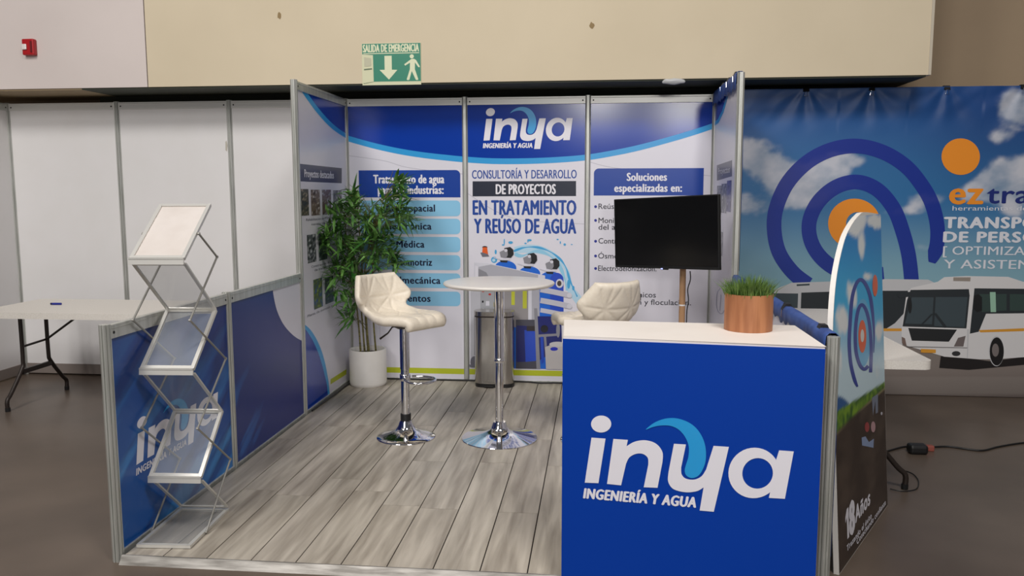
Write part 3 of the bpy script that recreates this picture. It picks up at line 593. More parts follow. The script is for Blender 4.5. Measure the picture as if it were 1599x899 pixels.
# ================================================================ BIN, POTTED BAMBOO, CABLE
bx0, bx1, by0, by1 = 1.095, 1.415, 2.76, 2.945
t = thing('pedal_bin', 'brushed steel pedal bin against the middle printed panel', 'bin', ((bx0+bx1)/2, (by0+by1)/2, 0))
def rr(x0, y0, x1, y1, r, z, n=6):
    P = []
    for cx, cy, a in ((x1-r, y1-r, 0), (x0+r, y1-r, 90), (x0+r, y0+r, 180), (x1-r, y0+r, 270)): P += [(cx+r*math.cos(math.radians(a+90*k/n)), cy+r*math.sin(math.radians(a+90*k/n)), z) for k in range(n+1)]
    return P
mb = MB(); mb.prism(rr(bx0, by0, bx1, by1, .07, .03), (0, 0, .545)); mb.build('body', STEEL, t, smooth=30)
mb = MB(); mb.prism(rr(bx0+.003, by0-.003, bx1+.003, by1, .07, 0), (0, 0, .03)); mb.build('base_ring', DARK, t, smooth=30)
mb = MB(); mb.prism(rr(bx0-.002, by0-.004, bx1+.002, by1, .072, .575), (0, 0, .012)); mb.build('rim', DARKMET, t, smooth=30)
mb = MB(); mb.prism(rr(bx0-.004, by0-.006, bx1+.004, by1, .074, .587), (0, 0, .035)); mb.build('lid', STEEL, t, smooth=30, bevel=.012, segs=3)
mb = MB(); mb.box((1.18, by0-.03, .006), (1.26, by0+.02, .02)); mb.build('pedal', mat('black_rubber', rgb(18, 18, 18), .6), t, bevel=.004)
mb = MB(); mb.box((1.178, by0-.006, .03), (1.262, by0+.001, .045)); mb.build('pedal_slot', STEEL, t)

PX, PY, PR = .208, 2.78, .152
t = thing('potted_bamboo', 'tall leafy bamboo in a round white pot in the booth corner', 'plant', (PX, PY, 0))
mb = MB(); mb.lathe([(.02, 0), (PR-.012, 0), (PR-.002, .012), (PR, .03), (PR, .29), (PR-.004, .3), (PR-.014, .3), (PR-.018, .29), (PR-.02, .255), (.02, .25)], (PX, PY, 0), 64); mb.build('pot', CERAMIC, t, smooth=45)
mb = MB(); mb.lathe([(.01, .25), (PR-.021, .252), (PR-.022, .258), (.01, .27)], (PX, PY, 0), 40); mb.build('soil', noisy('dark_soil', rgb(40, 32, 25), rgb(70, 58, 46), 50, .95), t)
leafm = noisy('bamboo_leaf', rgb(34, 84, 28), rgb(112, 158, 78), 11, .45, spec=.4); culm = noisy('bamboo_culm', rgb(70, 66, 34), rgb(128, 120, 66), 25, .5, stretch=(1, 1, 4))
culms = []
for (bx_, by_, mx_, tx2, ty2, tz2) in ((-.045, -.05, -.10, .11, -.30, 1.42), (-.005, .03, .00, .20, -.25, 1.62), (.03, -.06, .04, .52, -.36, 1.74), (.07, .0, .09, .34, -.42, 1.5), (-.02, -.02, -.05, .05, -.5, 1.3)):
    p0 = Vector((PX+bx_, PY+by_, .255)); p1 = Vector((PX+bx_-.01, PY+by_-.03, .6)); p2 = Vector((PX+mx_, PY-.12, 1.05)); p3 = Vector((max(.05, tx2), PY+ty2*.8, tz2))
    path = [Vector(q) for q in spline([p0, p1, p2, p3], 8)]; culms.append(path)
    mb = MB(); n = len(path); mb.tube(path, [.0085-.0062*i/(n-1) for i in range(n)], 8)
    for i in range(1, n-1, 2): mb.ball(path[i], .0105-.006*i/n, .0105-.006*i/n, .004, a=8, b=4)
    mb.build('culm', culm, t, smooth=50)
fol = MB(); twig = MB()
def leaf(p, d, L, w):
    d = d.normalized(); sd = d.cross(Vector((random.uniform(-.4, .4), random.uniform(-.4, .4), 1))).normalized(); nn = sd.cross(d)
    prof = [(0, .1), (.2, .8), (.42, 1), (.7, .62), (1, 0)]; vs = []
    for k, ww in prof:
        c_ = p+d*(L*k)-Vector((0, 0, 1))*(L*.13*k*k); vs += [c_-sd*(w*ww)+nn*(w*ww*.3), c_, c_+sd*(w*ww)+nn*(w*ww*.3)]
    for v in vs: v.x = max(v.x, .022); v.y = min(v.y, 2.975)
    fs = []
    for i in range(4): b = i*3; fs += [(b, b+1, b+4, b+3), (b+1, b+2, b+5, b+4)]
    fol.add(vs, fs)
blobs = [((505, 372), 22, 22, 26), ((530, 345), 20, 25, 22), ((552, 318), 12, 22, 24), ((556, 375), 30, 40, 52), ((590, 350), 24, 34, 30), ((622, 296), 10, 17, 20), ((612, 325), 22, 22, 24), ((630, 345), 18, 20, 14), ((595, 395), 34, 28, 36), ((612, 405), 18, 18, 10), ((535, 410), 26, 30, 30), ((525, 440), 14, 16, 9), ((562, 440), 26, 22, 16), ((549, 497), 10, 12, 9), ((545, 470), 10, 12, 6)]
for (cx, cy), rx, ry, n in blobs:
    for _ in range(int(n*.92)):
        a, rr_ = random.uniform(0, 6.283), math.sqrt(random.random()); q = (cx+(rx-4)*rr_*math.cos(a), cy+ry*rr_*math.sin(a))
        for _try in range(30):
            p = at(q, 'Y', random.uniform(2.25, 2.88))
            if p.x > .035: break
        else: continue
        near = min(((v-p).length+abs(v.z-(p.z-.12))*1.5, i, v) for cu in culms for i, v in enumerate(cu) if v.z < p.z+.02)[2] if p.z > .3 else p
        out = (p-near); out.z *= .4
        if out.length < .02: out = Vector((random.uniform(-1, 1), random.uniform(-1, .4), .1))
        mid = near*.5+p*.5+Vector((0, 0, .03)); twig.tube(spline([near, mid, p], 3), .0016, 4)
        for k in range(random.randint(4, 6)):
            d = out.normalized()*.6+Vector((random.gauss(0, .55), random.gauss(0, .45), random.gauss(.16, .45)))
            leaf(p+Vector((random.gauss(0, .014), random.gauss(0, .012), random.gauss(0, .012))), d, random.uniform(.08, .16), random.uniform(.0095, .014))
fol.build('foliage', leafm, t, smooth=60); twig.build('twigs', culm, t)
mb = MB(); mb.tube([Vector(p) for p in spline([(.04, 1.9, .008), (.05, 2.4, .008), (.09, 2.9, .008), (.4, 2.966, .008), (.9, 2.968, .008), (1.45, 2.966, .008), (1.62, 2.93, .008), (1.8, 2.945, .008), (2.1, 2.9, .008), (2.5, 2.94, .008)], 6)], .0065, 8)
tag(mb.build('power_cable', DARK, smooth=60), 'black cable lying along the foot of the printed panels', 'cable')

# ================================================================ TELEVISION ON ITS STAND
tvc = Vector((2.5415, 2.051, 1.2984)); ya, ro = .727, .0439; tw, thh = .89, .89*.5587
ux = Vector((math.cos(ya), -math.sin(ya), 0)); X = ux*math.cos(ro)+Vector((0, 0, 1))*math.sin(ro); Z = Vector((0, 0, 1))*math.cos(ro)-ux*math.sin(ro); Nn = X.cross(Z)   # screen normal
TM = Matrix((X, -Nn, Z)).transposed().to_4x4(); TM.translation = tvc      # local -y is the screen side
t = thing('television', 'black flat television tilted on a pole in front of the right panel', 'television', tvc)
sc_ = 1 if Nn.y < 0 else -1
mb = MB(); mb.box((-tw/2, 0, -thh/2), (tw/2, .028, thh/2), mtx=TM); mb.box((-.3, .028, -.2), (.3, .058, .12), mtx=TM); mb.build('housing', DARK, t, bevel=.004)
mb = MB(); mb.box((-tw/2+.008, -.0015, -thh/2+.02), (tw/2-.008, .001, thh/2-.008), mtx=TM); mb.build('screen', mat('dark_glass', rgb(8, 8, 9), .18, spec=.4), t)
mb = MB(); mb.box((-.03, -.003, -thh/2-.008), (.03, .012, -thh/2+.006), mtx=TM); sb = mb.build('sensor_bar', DARK, t, bevel=.002)
led = mat('standby_lamp', rgb(120, 130, 255), .3); led.node_tree.nodes['Principled BSDF'].inputs['Emission Color'].default_value = (.5, .55, 1, 1); led.node_tree.nodes['Principled BSDF'].inputs['Emission Strength'].default_value = 2.5
mb = MB(); mb.box((-.026, -.0045, -thh/2-.004), (-.010, -.002, -thh/2+.003), mtx=TM); mb.build('standby_light', led, sb)
pp = at((1066, 440), 'Y', 2.13); sx, sy = pp.x, 2.13
t = thing('television_stand', 'light wood pole stand carrying the television', 'stand', (sx, sy, 0))
pole = noisy('light_wood_pole', rgb(168, 128, 92), rgb(188, 148, 110), 12, .5, stretch=(2, 2, .3))
mb = MB(); mb.lathe([(.022, .03), (.022, 1.2)], (sx, sy, 0), 20); pl_ = mb.build('pole', pole, t, smooth=40)
mb = MB(); mb.lathe([(.0235, .78), (.0235, .79)], (sx, sy, 0), 20); mb.build('cable_tie', WHITE, pl_)
mb = MB(); mb.box((sx-.16, sy-.16, 0), (sx+.16, sy+.16, .03)); mb.build('base_plate', pole, t, bevel=.006)
mb = MB(); h0 = TM @ Vector((.1, .06, -.02)); mb.tube([(sx, sy, 1.17), tuple(h0)], .014, 10); mb.build('bracket', DARKMET, t)
mb = MB(); mb.tube([Vector(p) for p in spline([(sx+.045, sy-.045, 1.03), (sx+.05, sy-.03, .97), (sx+.033, sy-.03, .9), (sx+.04, sy-.03, .82), (sx+.03, sy-.03, .72), (sx+.035, sy-.03, .4), (sx+.05, sy-.04, .04), (sx+.2, sy+.2, .01)], 6)], .004, 8)
tag(mb.build('television_cable', DARK, smooth=60), 'thin black cable hanging down beside the wooden pole', 'cable')

# ================================================================ COUNTER AND PLANTER
ZT = 1.015
cc = [at(p, 'Z', ZT) for p in ((879, 525), (1289, 541), (1240, 508), (882, 499))]
cc = [Vector((p.x, p.y, 0)) for p in cc]
cen = sum(cc, Vector())/4
t = thing('reception_counter', 'blue fronted reception counter with white top and logo', 'counter', (cen.x, cen.y, GZ))
def inset(p, k): return p+(cen-p)*k
mb = MB(); mb.prism([inset(p, .015)+Vector((0, 0, 0.001)) for p in cc], (0, 0, ZT-.026)); mb.build('body', WHITE, t)
mb = MB(); mb.prism([p+Vector((0, 0, ZT-.025)) for p in cc], (0, 0, .025)); mb.build('countertop', CREAM, t, bevel=.003)
fu = (cc[1]-cc[0]).normalized(); fn_ = Vector((fu.y, -fu.x, 0)); wd = (cc[1]-cc[0]).length
mt = Matrix((fu, -fn_, (0, 0, 1))).transposed().to_4x4(); mt.translation = cc[0]
mb = MB(); mb.box((0, -.004, GZ), (wd, .004, ZT-.009), mtx=mt); fp = mb.build('front_panel', BLUE_C, t)
CP = Plane(cc[0]+fn_*.0042, fu, (0, 0, 1), fn_)
def cpx(x, y): return (860+x/2.146, 480+y/2.146)
u0 = CP.uv(cpx(108, 600))[0]; u1 = CP.uv(cpx(806, 600))[0]; va_ = CP.uv(cpx(169, 361)); vb_ = CP.uv(cpx(535, 672))
logo(CP, fp, (cpx(108, 646), cpx(806, 646+.06*691), cpx(108, 358)), 2)
c = at((1170, 516), 'Z', ZT); r_ = (at((1207, 516), 'Z', ZT)-at((1133, 516), 'Z', ZT)).length/2; c.y += .03; hz_ = (522-462)/FPX*3.52
ph = at((1170, 462), 'Y', c.y-r_*.9).z-ZT
t = thing('planter', 'round wood-grain pot of green grass standing on the counter', 'plant', (c.x, c.y, ZT))
ZT += .0006
wm = noisy('wood_grain_pot', rgb(150, 94, 60), rgb(186, 126, 86), 6, .5, stretch=(5, 5, .5), detail=8)
mb = MB(); mb.lathe([(.02, 0), (r_, 0), (r_, ph), (r_-.005, ph), (r_-.006, ph-.03), (.01, ph-.03)], (c.x, c.y, ZT), 64); mb.build('pot', wm, t, smooth=40)
gm = noisy('grass_blade', rgb(52, 88, 30), rgb(120, 150, 70), 30, .5); mb = MB()
for k in range(720):
    a, q = random.uniform(0, 6.283), math.sqrt(random.random())*r_*.93; p = Vector((c.x+q*math.cos(a), c.y+q*math.sin(a), ZT+ph-.03))
    lean = Vector((math.cos(a), math.sin(a), 0))*(q/r_)*random.uniform(.02, .055)+Vector((random.gauss(0, .012), random.gauss(0, .012), 0)); hh = random.uniform(.075, .118)*(1-.28*(q/r_)**2); w = random.uniform(.0012, .0024)
    sd = Vector((random.uniform(-1, 1), random.uniform(-1, 1), 0)).normalized()*w; m1 = p+lean*.35+Vector((0, 0, hh*.6)); tp = p+lean+Vector((0, 0, hh))
    mb.add([p-sd, p+sd, m1+sd*.8, m1-sd*.8, tp], [(0, 1, 2, 3), (3, 2, 4)])
mb.build('grass', gm, t)

# ================================================================ BROCHURE RACK
O = Vector((.046, -.392, 0)); dx = Vector((.998, .06, 0)).normalized(); dd = Vector((-dx.y, dx.x, 0)); RW = .247
def R(s, d, z): return O+dx*(RW*s)+dd*d+Vector((0, 0, z))
t = thing('brochure_rack', 'folding zigzag brochure rack of silver frames and clear trays by the left panel', 'rack', R(.5, .2, 0))
acr = mat('smoky_acrylic', rgb(170, 174, 178), .12, alpha=.22); acw = noisy('white_backing', rgb(212, 203, 196), rgb(220, 212, 206), 8, .35)
acb = mat('clear_acrylic', rgb(206, 212, 220), .1, alpha=.17)
def frame_bar(mb, a, b, w=.008): mb.tube([a, b], w, 6)
def slab(mb, d0, z0, d1, z1, s0, s1, th):
    a, b, c_, d_ = R(s0, d0, z0), R(s1, d0, z0), R(s1, d1, z1), R(s0, d1, z1); n = (b-a).cross(d_-a).normalized(); mb.prism([a-n*th/2, b-n*th/2, c_-n*th/2, d_-n*th/2], n*th)
trays = [('t', .002, .010, .447, .006), ('c', .165, .258, .44, .022), ('t', .15, .278, .427, .517), ('c', .135, .77, .42, .52), ('t', .125, .79, .405, 1.018), ('c', .1, 1.27, .40, 1.024), ('t', .085, 1.291, .392, 1.522)]
bw_ = .016/RW
for i, (k, d0, z0, d1, z1) in enumerate(trays):
    if k == 't':
        mb = MB(); L_ = math.hypot(d1-d0, z1-z0); e = .016/L_; D = lambda f: (d0+(d1-d0)*f, z0+(z1-z0)*f)
        slab(mb, d0, z0, d1, z1, 0, bw_, .014); slab(mb, d0, z0, d1, z1, 1-bw_, 1, .014)
        slab(mb, *D(0), *D(e), bw_, 1-bw_, .014); slab(mb, *D(1-e), *D(1), bw_, 1-bw_, .014)
        if i: slab(mb, d0-.012, z0-.024, d0-.008, z0+.006, 0, 1, .006); slab(mb, d0-.014, z0+.004, d0+.01, z0+.002, 0, 1, .006)
        fr = mb.build('tray_frame', SILVER, t, bevel=.0015)
        mb = MB(); slab(mb, *D(e), *D(1-e), bw_, 1-bw_, .003); mb.build('tray_sheet', acw if i == 6 else (acr if i == 0 else acb), fr)
    else:
        mb = MB(); slab(mb, d0, z0, d1, z1, 0, bw_*.9, .008); slab(mb, d0, z0, d1, z1, 1-bw_*.9, 1, .008); slab(mb, d0, z0, d0+(d1-d0)*.03, z0+(z1-z0)*.03, bw_, 1-bw_, .006); slab(mb, d0+(d1-d0)*.97, z0+(z1-z0)*.97, d1, z1, bw_, 1-bw_, .006)
        fr = mb.build('link_frame', SILVER, t)
        mb = MB(); slab(mb, d0, z0, d1, z1, bw_, 1-bw_, .002); mb.build('link_sheet', acr, fr)
arm = [(.228, 1.395), (.42, 1.274), (.095, 1.018), (.472, .768), (.12, .518), (.475, .255), (.16, .012)]
ARMM = mat('grey_steel_arm', rgb(158, 156, 150), .4, .4)
for s in (-.022, 1.022):
    for a, b in zip(arm, arm[1:]):
        mb = MB(); mb.tube([R(s, *a), R(s, *b)], .0048, 8); mb.build('scissor_arm', ARMM, t, smooth=50)
    for a in arm:
        mb = MB(); mb.tube([R(s-.02, *a), R(s+.02, *a)], .0065, 8); mb.build('pivot_pin', ARMM, t)

# ================================================================ FOLDING TABLES
def table_top(mb, x0, y0, x1, y1, z, th=.045, r=.05):
    mb.prism(rr(x0, y0, x1, y1, r, z-th), (0, 0, th))
def trestle(parent, P, axis, c, h, half_foot, half_top, zt):   # axis: unit dir along trestle; c: centre on ground
    for s in (-1, 1):
        pts = [c+axis*(s*half_top)+Vector((0, 0, zt)), c+axis*(s*half_top)+Vector((0, 0, .33)), c+axis*(s*(half_top+.02))+Vector((0, 0, .25)), c+axis*(s*(half_foot-.05))+Vector((0, 0, .1)), c+axis*(s*half_foot)+Vector((0, 0, .05)), c+axis*(s*half_foot)+Vector((0, 0, GZ+.012))]
        mb = MB(); mb.tube([Vector(p) for p in spline(pts, 4)], .015, 10); l = mb.build('leg', DARKMET, parent, smooth=50)
        mb = MB(); mb.tube([c+axis*(s*half_foot)+Vector((0, 0, GZ)), c+axis*(s*half_foot)+Vector((0, 0, GZ+.03))], .018, 10); mb.build('foot_cap', DARK, l)
    mb = MB(); mb.box((-half_top-.02, -.012, .215), (half_top+.02, .012, .25), mtx=Matrix.Translation(c) @ axis.to_track_quat('X', 'Z').to_matrix().to_4x4()); mb.build('cross_bar', DARKMET, parent)
    mb = MB(); mb.tube([c-axis*half_top+Vector((0, 0, .42)), c+axis*half_top+Vector((0, 0, .43))], .009, 8); mb.build('brace_bar', DARKMET, parent)
t = thing('folding_table', 'white folding table with dark bent legs before the left white panels', 'table', (-1.5, 2.13, GZ), 'white folding tables')
mb = MB(); table_top(mb, -2.44, 1.74, -.62, 2.5, .72); mb.build('tabletop', PLASTIC, t, bevel=.008, smooth=40)
for x in (-2.25, -.85):
    trestle(t, None, Vector((0, 1, 0)), Vector((x, 2.13, 0)), .7, .34, .145, .675)
    mb = MB(); e = 1 if x < -1.5 else -1; mb.tube([(x, 2.27, .43), (x+.42*e, 2.13, .675)], .009, 8); mb.build('stay_bar', DARKMET, t)
c = at((88, 476), 'Z', .72); t = thing('marker', 'blue felt marker lying on the left folding table', 'pen', (c.x, c.y, .72))
mk = mat('blue_plastic', rgb(36, 44, 140), .4); mb = MB(); mb.tube([(c.x-.03, c.y, .729), (c.x+.038, c.y+.004, .729)], .009, 12); mb.build('barrel', mk, t, smooth=40)
mb = MB(); mb.tube([(c.x-.045, c.y-.001, .729), (c.x-.03, c.y, .729)], .0085, 12); mb.build('cap', mat('dark_blue_cap', rgb(24, 26, 70), .4), t)
t = thing('folding_table', 'white folding table behind the tall leaning board on the right', 'table', (3.42, 1.5, GZ), 'white folding tables')
mb = MB(); table_top(mb, 3.06, .60, 3.80, 2.5, .72); mb.build('tabletop', PLASTIC, t, bevel=.008, smooth=40)
for y in (.8, 2.2): trestle(t, None, Vector((1, 0, 0)), Vector((3.43, y, 0)), .7, .335, .145, .675)

# ================================================================ LEANING BOARD
BA = Vector((3.591, .546, GZ)); an, al = math.radians(60), math.radians(4)
bu = Vector((math.cos(an), math.sin(an), 0)); nl = Vector((-math.sin(an), math.cos(an), 0)); bv = nl*math.sin(al)+Vector((0, 0, 1))*math.cos(al); bn = bu.cross(bv)
BO = BA-bu*.95+Vector((0, 0, 0)); BP = Plane(BO, bu, bv, bn)
outl = [(0, 0), (.95, 0), (.952, .6), (.95, 1.466)]+spline([(.95, 1.5), (.62, 1.518), (.5, 1.505), (.36, 1.465), (.23, 1.4), (.1, 1.27), (.03, 1.12), (0, .95), (0, .7)], 5)
t = thing('sail_board', 'tall curved advertising board leaning by the counter, sky picture above dark road', 'advertising board', BO+bu*.475)
mb = MB(); mb.prism([BP.pt(u, v, 0) for u, v in outl], -bn*.022); bd = mb.build('board', mat('foam_board', rgb(232, 228, 222), .5), t)
def sail(u, v):
    px, py = proj(BP.pt(u, v)); ax, ay = (px-1250)*3.21, (py-320)*3.21
    c = mix(lin3((0, 130, 210)), lin3((60, 184, 236)), sm(340, 480, py)); c = mix(c, lin3((206, 230, 240)), sm(470, 590, py))
    n = fbm(u*7, v*6, 3)
    for (bx, by, rx, ry, s) in ((1335, 345, 18, 22, 1.3), (1347, 380, 8, 25, .8), (1365, 345, 14, 12, 1.1), (1330, 460, 9, 25, .9), (1315, 500, 10, 25, .9), (1310, 560, 9, 25, .8), (1372, 515, 9, 18, .9), (1355, 432, 10, 8, .7), (1365, 575, 16, 18, .5)):
        g = math.exp(-((px-bx)/rx)**2-((py-by)/ry)**2)*s; c = mix(c, lin3((236, 240, 240)), sm(.25, .75, g+n*.35*min(1, g*3)))
    m = sm(0, 5, py-(628+(1305-px)*-.0+ (abs(math.sin(px*.09))*-12))); c = mix(c, lin3((40, 92, 150)), m*sm(1336, 1330, px))
    gl = 641-(px-1305)*.62; c = mix(c, mix(lin3((120, 160, 40)), lin3((40, 90, 34)), .5+fbm(u*20, v*20, 1)), sm(0, 4, py-gl))
    rl = 672-(px-1305)*.93; c = mix(c, mix(lin3((52, 42, 38)), lin3((76, 64, 56)), .3+fbm(u*4, v*9, 5)), sm(0, 5, py-rl)); c = mix(c, lin3((150, 140, 100)), .8*sm(2, 0, abs(py-rl-5)))
    return (*c, 1)
NU, NV = 80, 140; mb = MB(); mb.c = []; vs = []
def uleft(v):
    for a, b in zip(outl[4:], outl[5:]):
        if min(a[1], b[1]) <= v <= max(a[1], b[1]) and a[0] < .6: return a[0]+(b[0]-a[0])*((v-a[1])/((b[1]-a[1]) or 1))
    return 0 if v < .95 else .62
for j in range(NV+1):
    v = .003+1.500*j/NV; ul = uleft(v)+.004
    for i in range(NU+1): u = ul+(.947-ul)*i/NU; vs.append(BP.pt(u, v, .0006)); mb.c.append(sail(u, v))
mb.add(vs, [(j*(NU+1)+i, j*(NU+1)+i+1, (j+1)*(NU+1)+i+1, (j+1)*(NU+1)+i) for j in range(NV) for i in range(NU)]); mb.build('sky_picture', PRINT_M, bd)
def b5(x, y): return (1250+x/3.21, 320+y/3.21)
sw = ink(28, 62, 158); orn = ink(236, 96, 52); lb = ink(96, 182, 228); sh = []
sh.append(([b5(*p) for p in ell(310, 640, 44, 170)], lb))
for q in stroke([b5(*p) for p in ((366, 740), (367, 640), (360, 540), (346, 450), (322, 392), (297, 374), (274, 404), (257, 470), (248, 580), (243, 690), (250, 790), (268, 870), (284, 910))], lambda s: 1.2+4.2*min(1, s*5)*min(1, (1-s)*9+.4)): sh.append((q, sw))
for q in stroke([b5(*p) for p in ((350, 838), (353, 720), (346, 610), (330, 535), (308, 500), (290, 520), (278, 580), (273, 660), (278, 740), (296, 800), (318, 822), (338, 806))], 5.2): sh.append((q, sw))
sh += [([b5(*p) for p in ell(308, 658, 20, 82)], orn), ([b5(*p) for p in ell(308, 655, 9, 32)], ink(226, 224, 220)), ([b5(*p) for p in ell(372, 403, 13, 54)], orn)]
art(BP, 'swirl_emblem', bd, sh, 2)
def b6(x, y): return (1250+x/2.82, 580+y/2.82)
mb = MB(); one = [BP.uv(b6(*p)) for p in ((199, 746), (213, 722))]; tp_ = BP.uv(b6(196, 612))[1]; u1_, v1_ = one[0]; w1_ = one[1][0]-u1_
flat(mb, BP, [(u1_+w1_*.45, v1_), (u1_+w1_, v1_), (u1_+w1_, tp_), (u1_+w1_*.5, tp_), (u1_, tp_-.03), (u1_, tp_-.055), (u1_+w1_*.45, tp_-.036)], .0012); mb.build('lettering', LET_W, bd)
lettering(BP, bd, [('8', b6(214, 730), b6(240, 690), b6(212, 590), dict(bold=.06)), ('Años', b6(240, 668), b6(306, 578), b6(243, 592), dict(bold=.05)), ('Trazando el éxito', b6(203, 795), b6(312, 640), b6(203, 768), dict(bold=.035)), ('Cosechando confianza', b6(247, 775), b6(374, 572), b6(247, 748), dict(bold=.035))], LET_W)
for e_ in [([b6(*p) for p in ((313, 115), (340, 98), (340, 180), (330, 185), (328, 130), (318, 195))], ink(120, 130, 150)), ([b6(*p) for p in ell(292, 244, 10, 22)], ink(160, 60, 66)), ([b6(*p) for p in ell(319, 243, 10, 24)], ink(190, 150, 156)), ([b6(*p) for p in ((268, 290), (285, 285), (300, 310), (322, 295), (320, 335), (270, 325))], ink(140, 160, 196)), (([b6(*p) for p in ell(356, 184, 4, 7)]), ink(200, 200, 210))]: art(BP, 'small_emblem', bd, [e_], 2)

# ================================================================ FABRIC OVER THE PARTITION, BINDER CLIPS
fab = noisy('blue_fabric', rgb(42, 70, 136), rgb(62, 92, 160), 14, .55, bump=.2)
def drape(name, label, y0, y1, h, drop_in, drop_out):
    mb = MB(); n = 60; prof_n = 5; vs = []
    for i in range(n+1):
        y = y0+(y1-y0)*i/n; j = .012*math.sin(i*1.9)+.008*math.sin(i*.7); w = .024+.004*math.sin(i*.5)
        for x, z in ((-w-.004, h-drop_in-j), (-w, h-.004), (-w*.5, h+.008), (w*.5, h+.008), (w, h-.004), (w+.006+.004*math.sin(i*.8), h-drop_out*.5), (w+.006, h-drop_out)): vs.append((3+x, y, z))
    m = 7; fs = [(i*m+k, (i+1)*m+k, (i+1)*m+k+1, i*m+k+1) for i in range(n) for k in range(m-1)]
    mb.add(vs, fs); o = mb.build(name, fab, smooth=60); md = o.modifiers.new('cloth', 'SOLIDIFY'); md.thickness = .002
    return tag(o, label, 'fabric')
drape('folded_fabric', 'blue fabric folded over the low partition behind the counter', -.44, 1.82, HH+.006, .06, .9)
drape('folded_fabric', 'blue fabric folded over the top of the tall right panel', 1.875, 2.96, H+.006, .10, 1.3)
def clip_(p, along, label, group):
    p = Vector(p); al_ = Vector(along).normalized(); ot = Vector((0, 0, 1)).cross(al_).normalized()
    t = thing('binder_clip', label, 'clip', p, group); w = .022
    mb = MB(); mb.prism([p-al_*w+ot*a+Vector((0, 0, b)) for a, b in ((-.012, .016), (.012, .016), (.026, -.014), (.022, -.016), (-.022, -.016), (-.026, -.014))], al_*2*w); mb.build('body', DARK, t)
    for s in (-1, 1):
        q = [p+ot*(s*.027)+al_*a+Vector((0, 0, b)) for a, b in ((-.008, -.014), (-.013, -.05), (.013, -.05), (.008, -.014))]; mb = MB(); mb.tube(q, .0016, 6); mb.build('wire_handle', CHROME, t)
for k, y in enumerate((2.02, 2.3, 2.58)): clip_((3, y, H+.014), (0, 1, 0), 'black binder clip on top of the tall right panel, %s' % ('nearest the aluminium front post', 'middle of three', 'nearest the back wall')[k], 'clips on the tall panel')
clip_((3, .33, HH+.012), (0, 1, 0), 'black binder clip on the low partition fabric right of the planter', None)
clip_((3, -.3, HH+.012), (0, 1, 0), 'black binder clip on the low partition fabric beside the end post', None)

# ================================================================ BIG BANNER OF THE NEIGHBOUR
BY = 2.955; BX0, BX1, BZ1, BZ0 = 3.035, 5.75, 2.372, GZ+.004
NB = Plane((0, BY, 0), (1, 0, 0), (0, 0, 1), (0, -1, 0))
CLX = [NB.uv(p)[0] for p in ((1258, 150), (1360, 150), (1477, 150), (1597, 150))]
def wave(x, z):
    dn = BZ1-z; k = max(0, 1-dn/.40); k = k*k*(3-2*k); dc = min(CLX, key=lambda c: abs(x-c)); d = x-dc; a = math.atan2(d, dn+.03)
    fold = math.sin(a*9+dc*3)*min(1, dn*6)*math.exp(-abs(d)*2.5)
    return -k*(.010+.016*fbm(x*2.6+dn*1.8, z*1.6, 4, 3)+.010*fold)
def sky(x, z):
    px, py = proj((x, BY, z)); c = mix(lin3((34, 84, 150)), lin3((44, 110, 164)), sm(150, 300, py)); c = mix(c, lin3((132, 172, 186)), sm(300, 450, py))
    c = mix(c, lin3((26, 58, 118)), .5*sm(1380, 1560, px)*sm(360, 200, py))
    n = fbm(x*4.2, z*5.2, 1.3, 6); g = 0
    for (bx, by, rx, ry, s) in ((1180, 245, 38, 30, .95), (1215, 270, 38, 26, .8), (1250, 300, 46, 26, .9), (1180, 320, 60, 18, .8), (1290, 275, 40, 26, .9), (1330, 250, 60, 14, .55), (1340, 290, 40, 10, .5), (1590, 170, 40, 34, 1.0), (1560, 215, 24, 12, .5), (1580, 275, 45, 24, 1.3), (1540, 300, 40, 16, 1.0), (1620, 300, 60, 40, 1.2), (1445, 310, 26, 14, .95), (1400, 330, 40, 9, .6), (1430, 385, 60, 10, .3), (1180, 420, 40, 10, .4)):
        g += math.exp(-((px-bx)/rx)**2-((py-by)/ry)**2)*s
    c = mix(c, mix(lin3((120, 146, 172)), lin3((214, 214, 220)), .5+n*.8), .85*sm(.3, .85, g+n*.55*min(1, g*2.2)))
    road = sm(0, 8, py-(528+fbm(x*2, 1)*4)); c = mix(c, mix(lin3((128, 118, 112)), lin3((92, 82, 78)), sm(570, 625, py)), road)
    c = mix(c, lin3((136, 128, 122)), .5*sm(0, 4, py-586)*sm(620, 612, py))
    return (*c, 1)
t = thing('backdrop_banner', 'large blue sky vinyl banner with swirl and buses clipped along its top', 'banner', ((BX0+BX1)/2, BY, GZ))
mb = MB(); mb.c = []; NX, NZ = 230, 220; vs = []
for j in range(NZ+1):
    z = BZ0+(BZ1-BZ0)*j/NZ
    for i in range(NX+1): x = BX0+(BX1-BX0)*i/NX; vs.append((x, BY+wave(x, z), z)); mb.c.append(sky(x, z))
mb.add(vs, [(j*(NX+1)+i, j*(NX+1)+i+1, (j+1)*(NX+1)+i+1, (j+1)*(NX+1)+i) for j in range(NZ) for i in range(NX)])
cl = mb.build('vinyl_sheet', PRINT_M, t, smooth=80)
swa = mat('translucent_blue_ink', rgb(16, 46, 156), .42, alpha=.8); org = ink(240, 146, 36, .42)
mb = MB(); D_ = .002
o_ = spline([(1455, 410), (1463, 380), (1463, 350), (1455, 318), (1440, 290), (1415, 260), (1380, 238), (1340, 228), (1300, 233), (1262, 252), (1230, 285), (1212, 325), (1209, 360), (1217, 395), (1238, 425), (1262, 444)], 4)
i_ = spline([(1424, 446), (1419, 400), (1409, 360), (1395, 325), (1370, 296), (1338, 284), (1305, 292), (1278, 315), (1264, 345), (1266, 375), (1282, 402), (1310, 422), (1345, 430), (1380, 428)], 4)
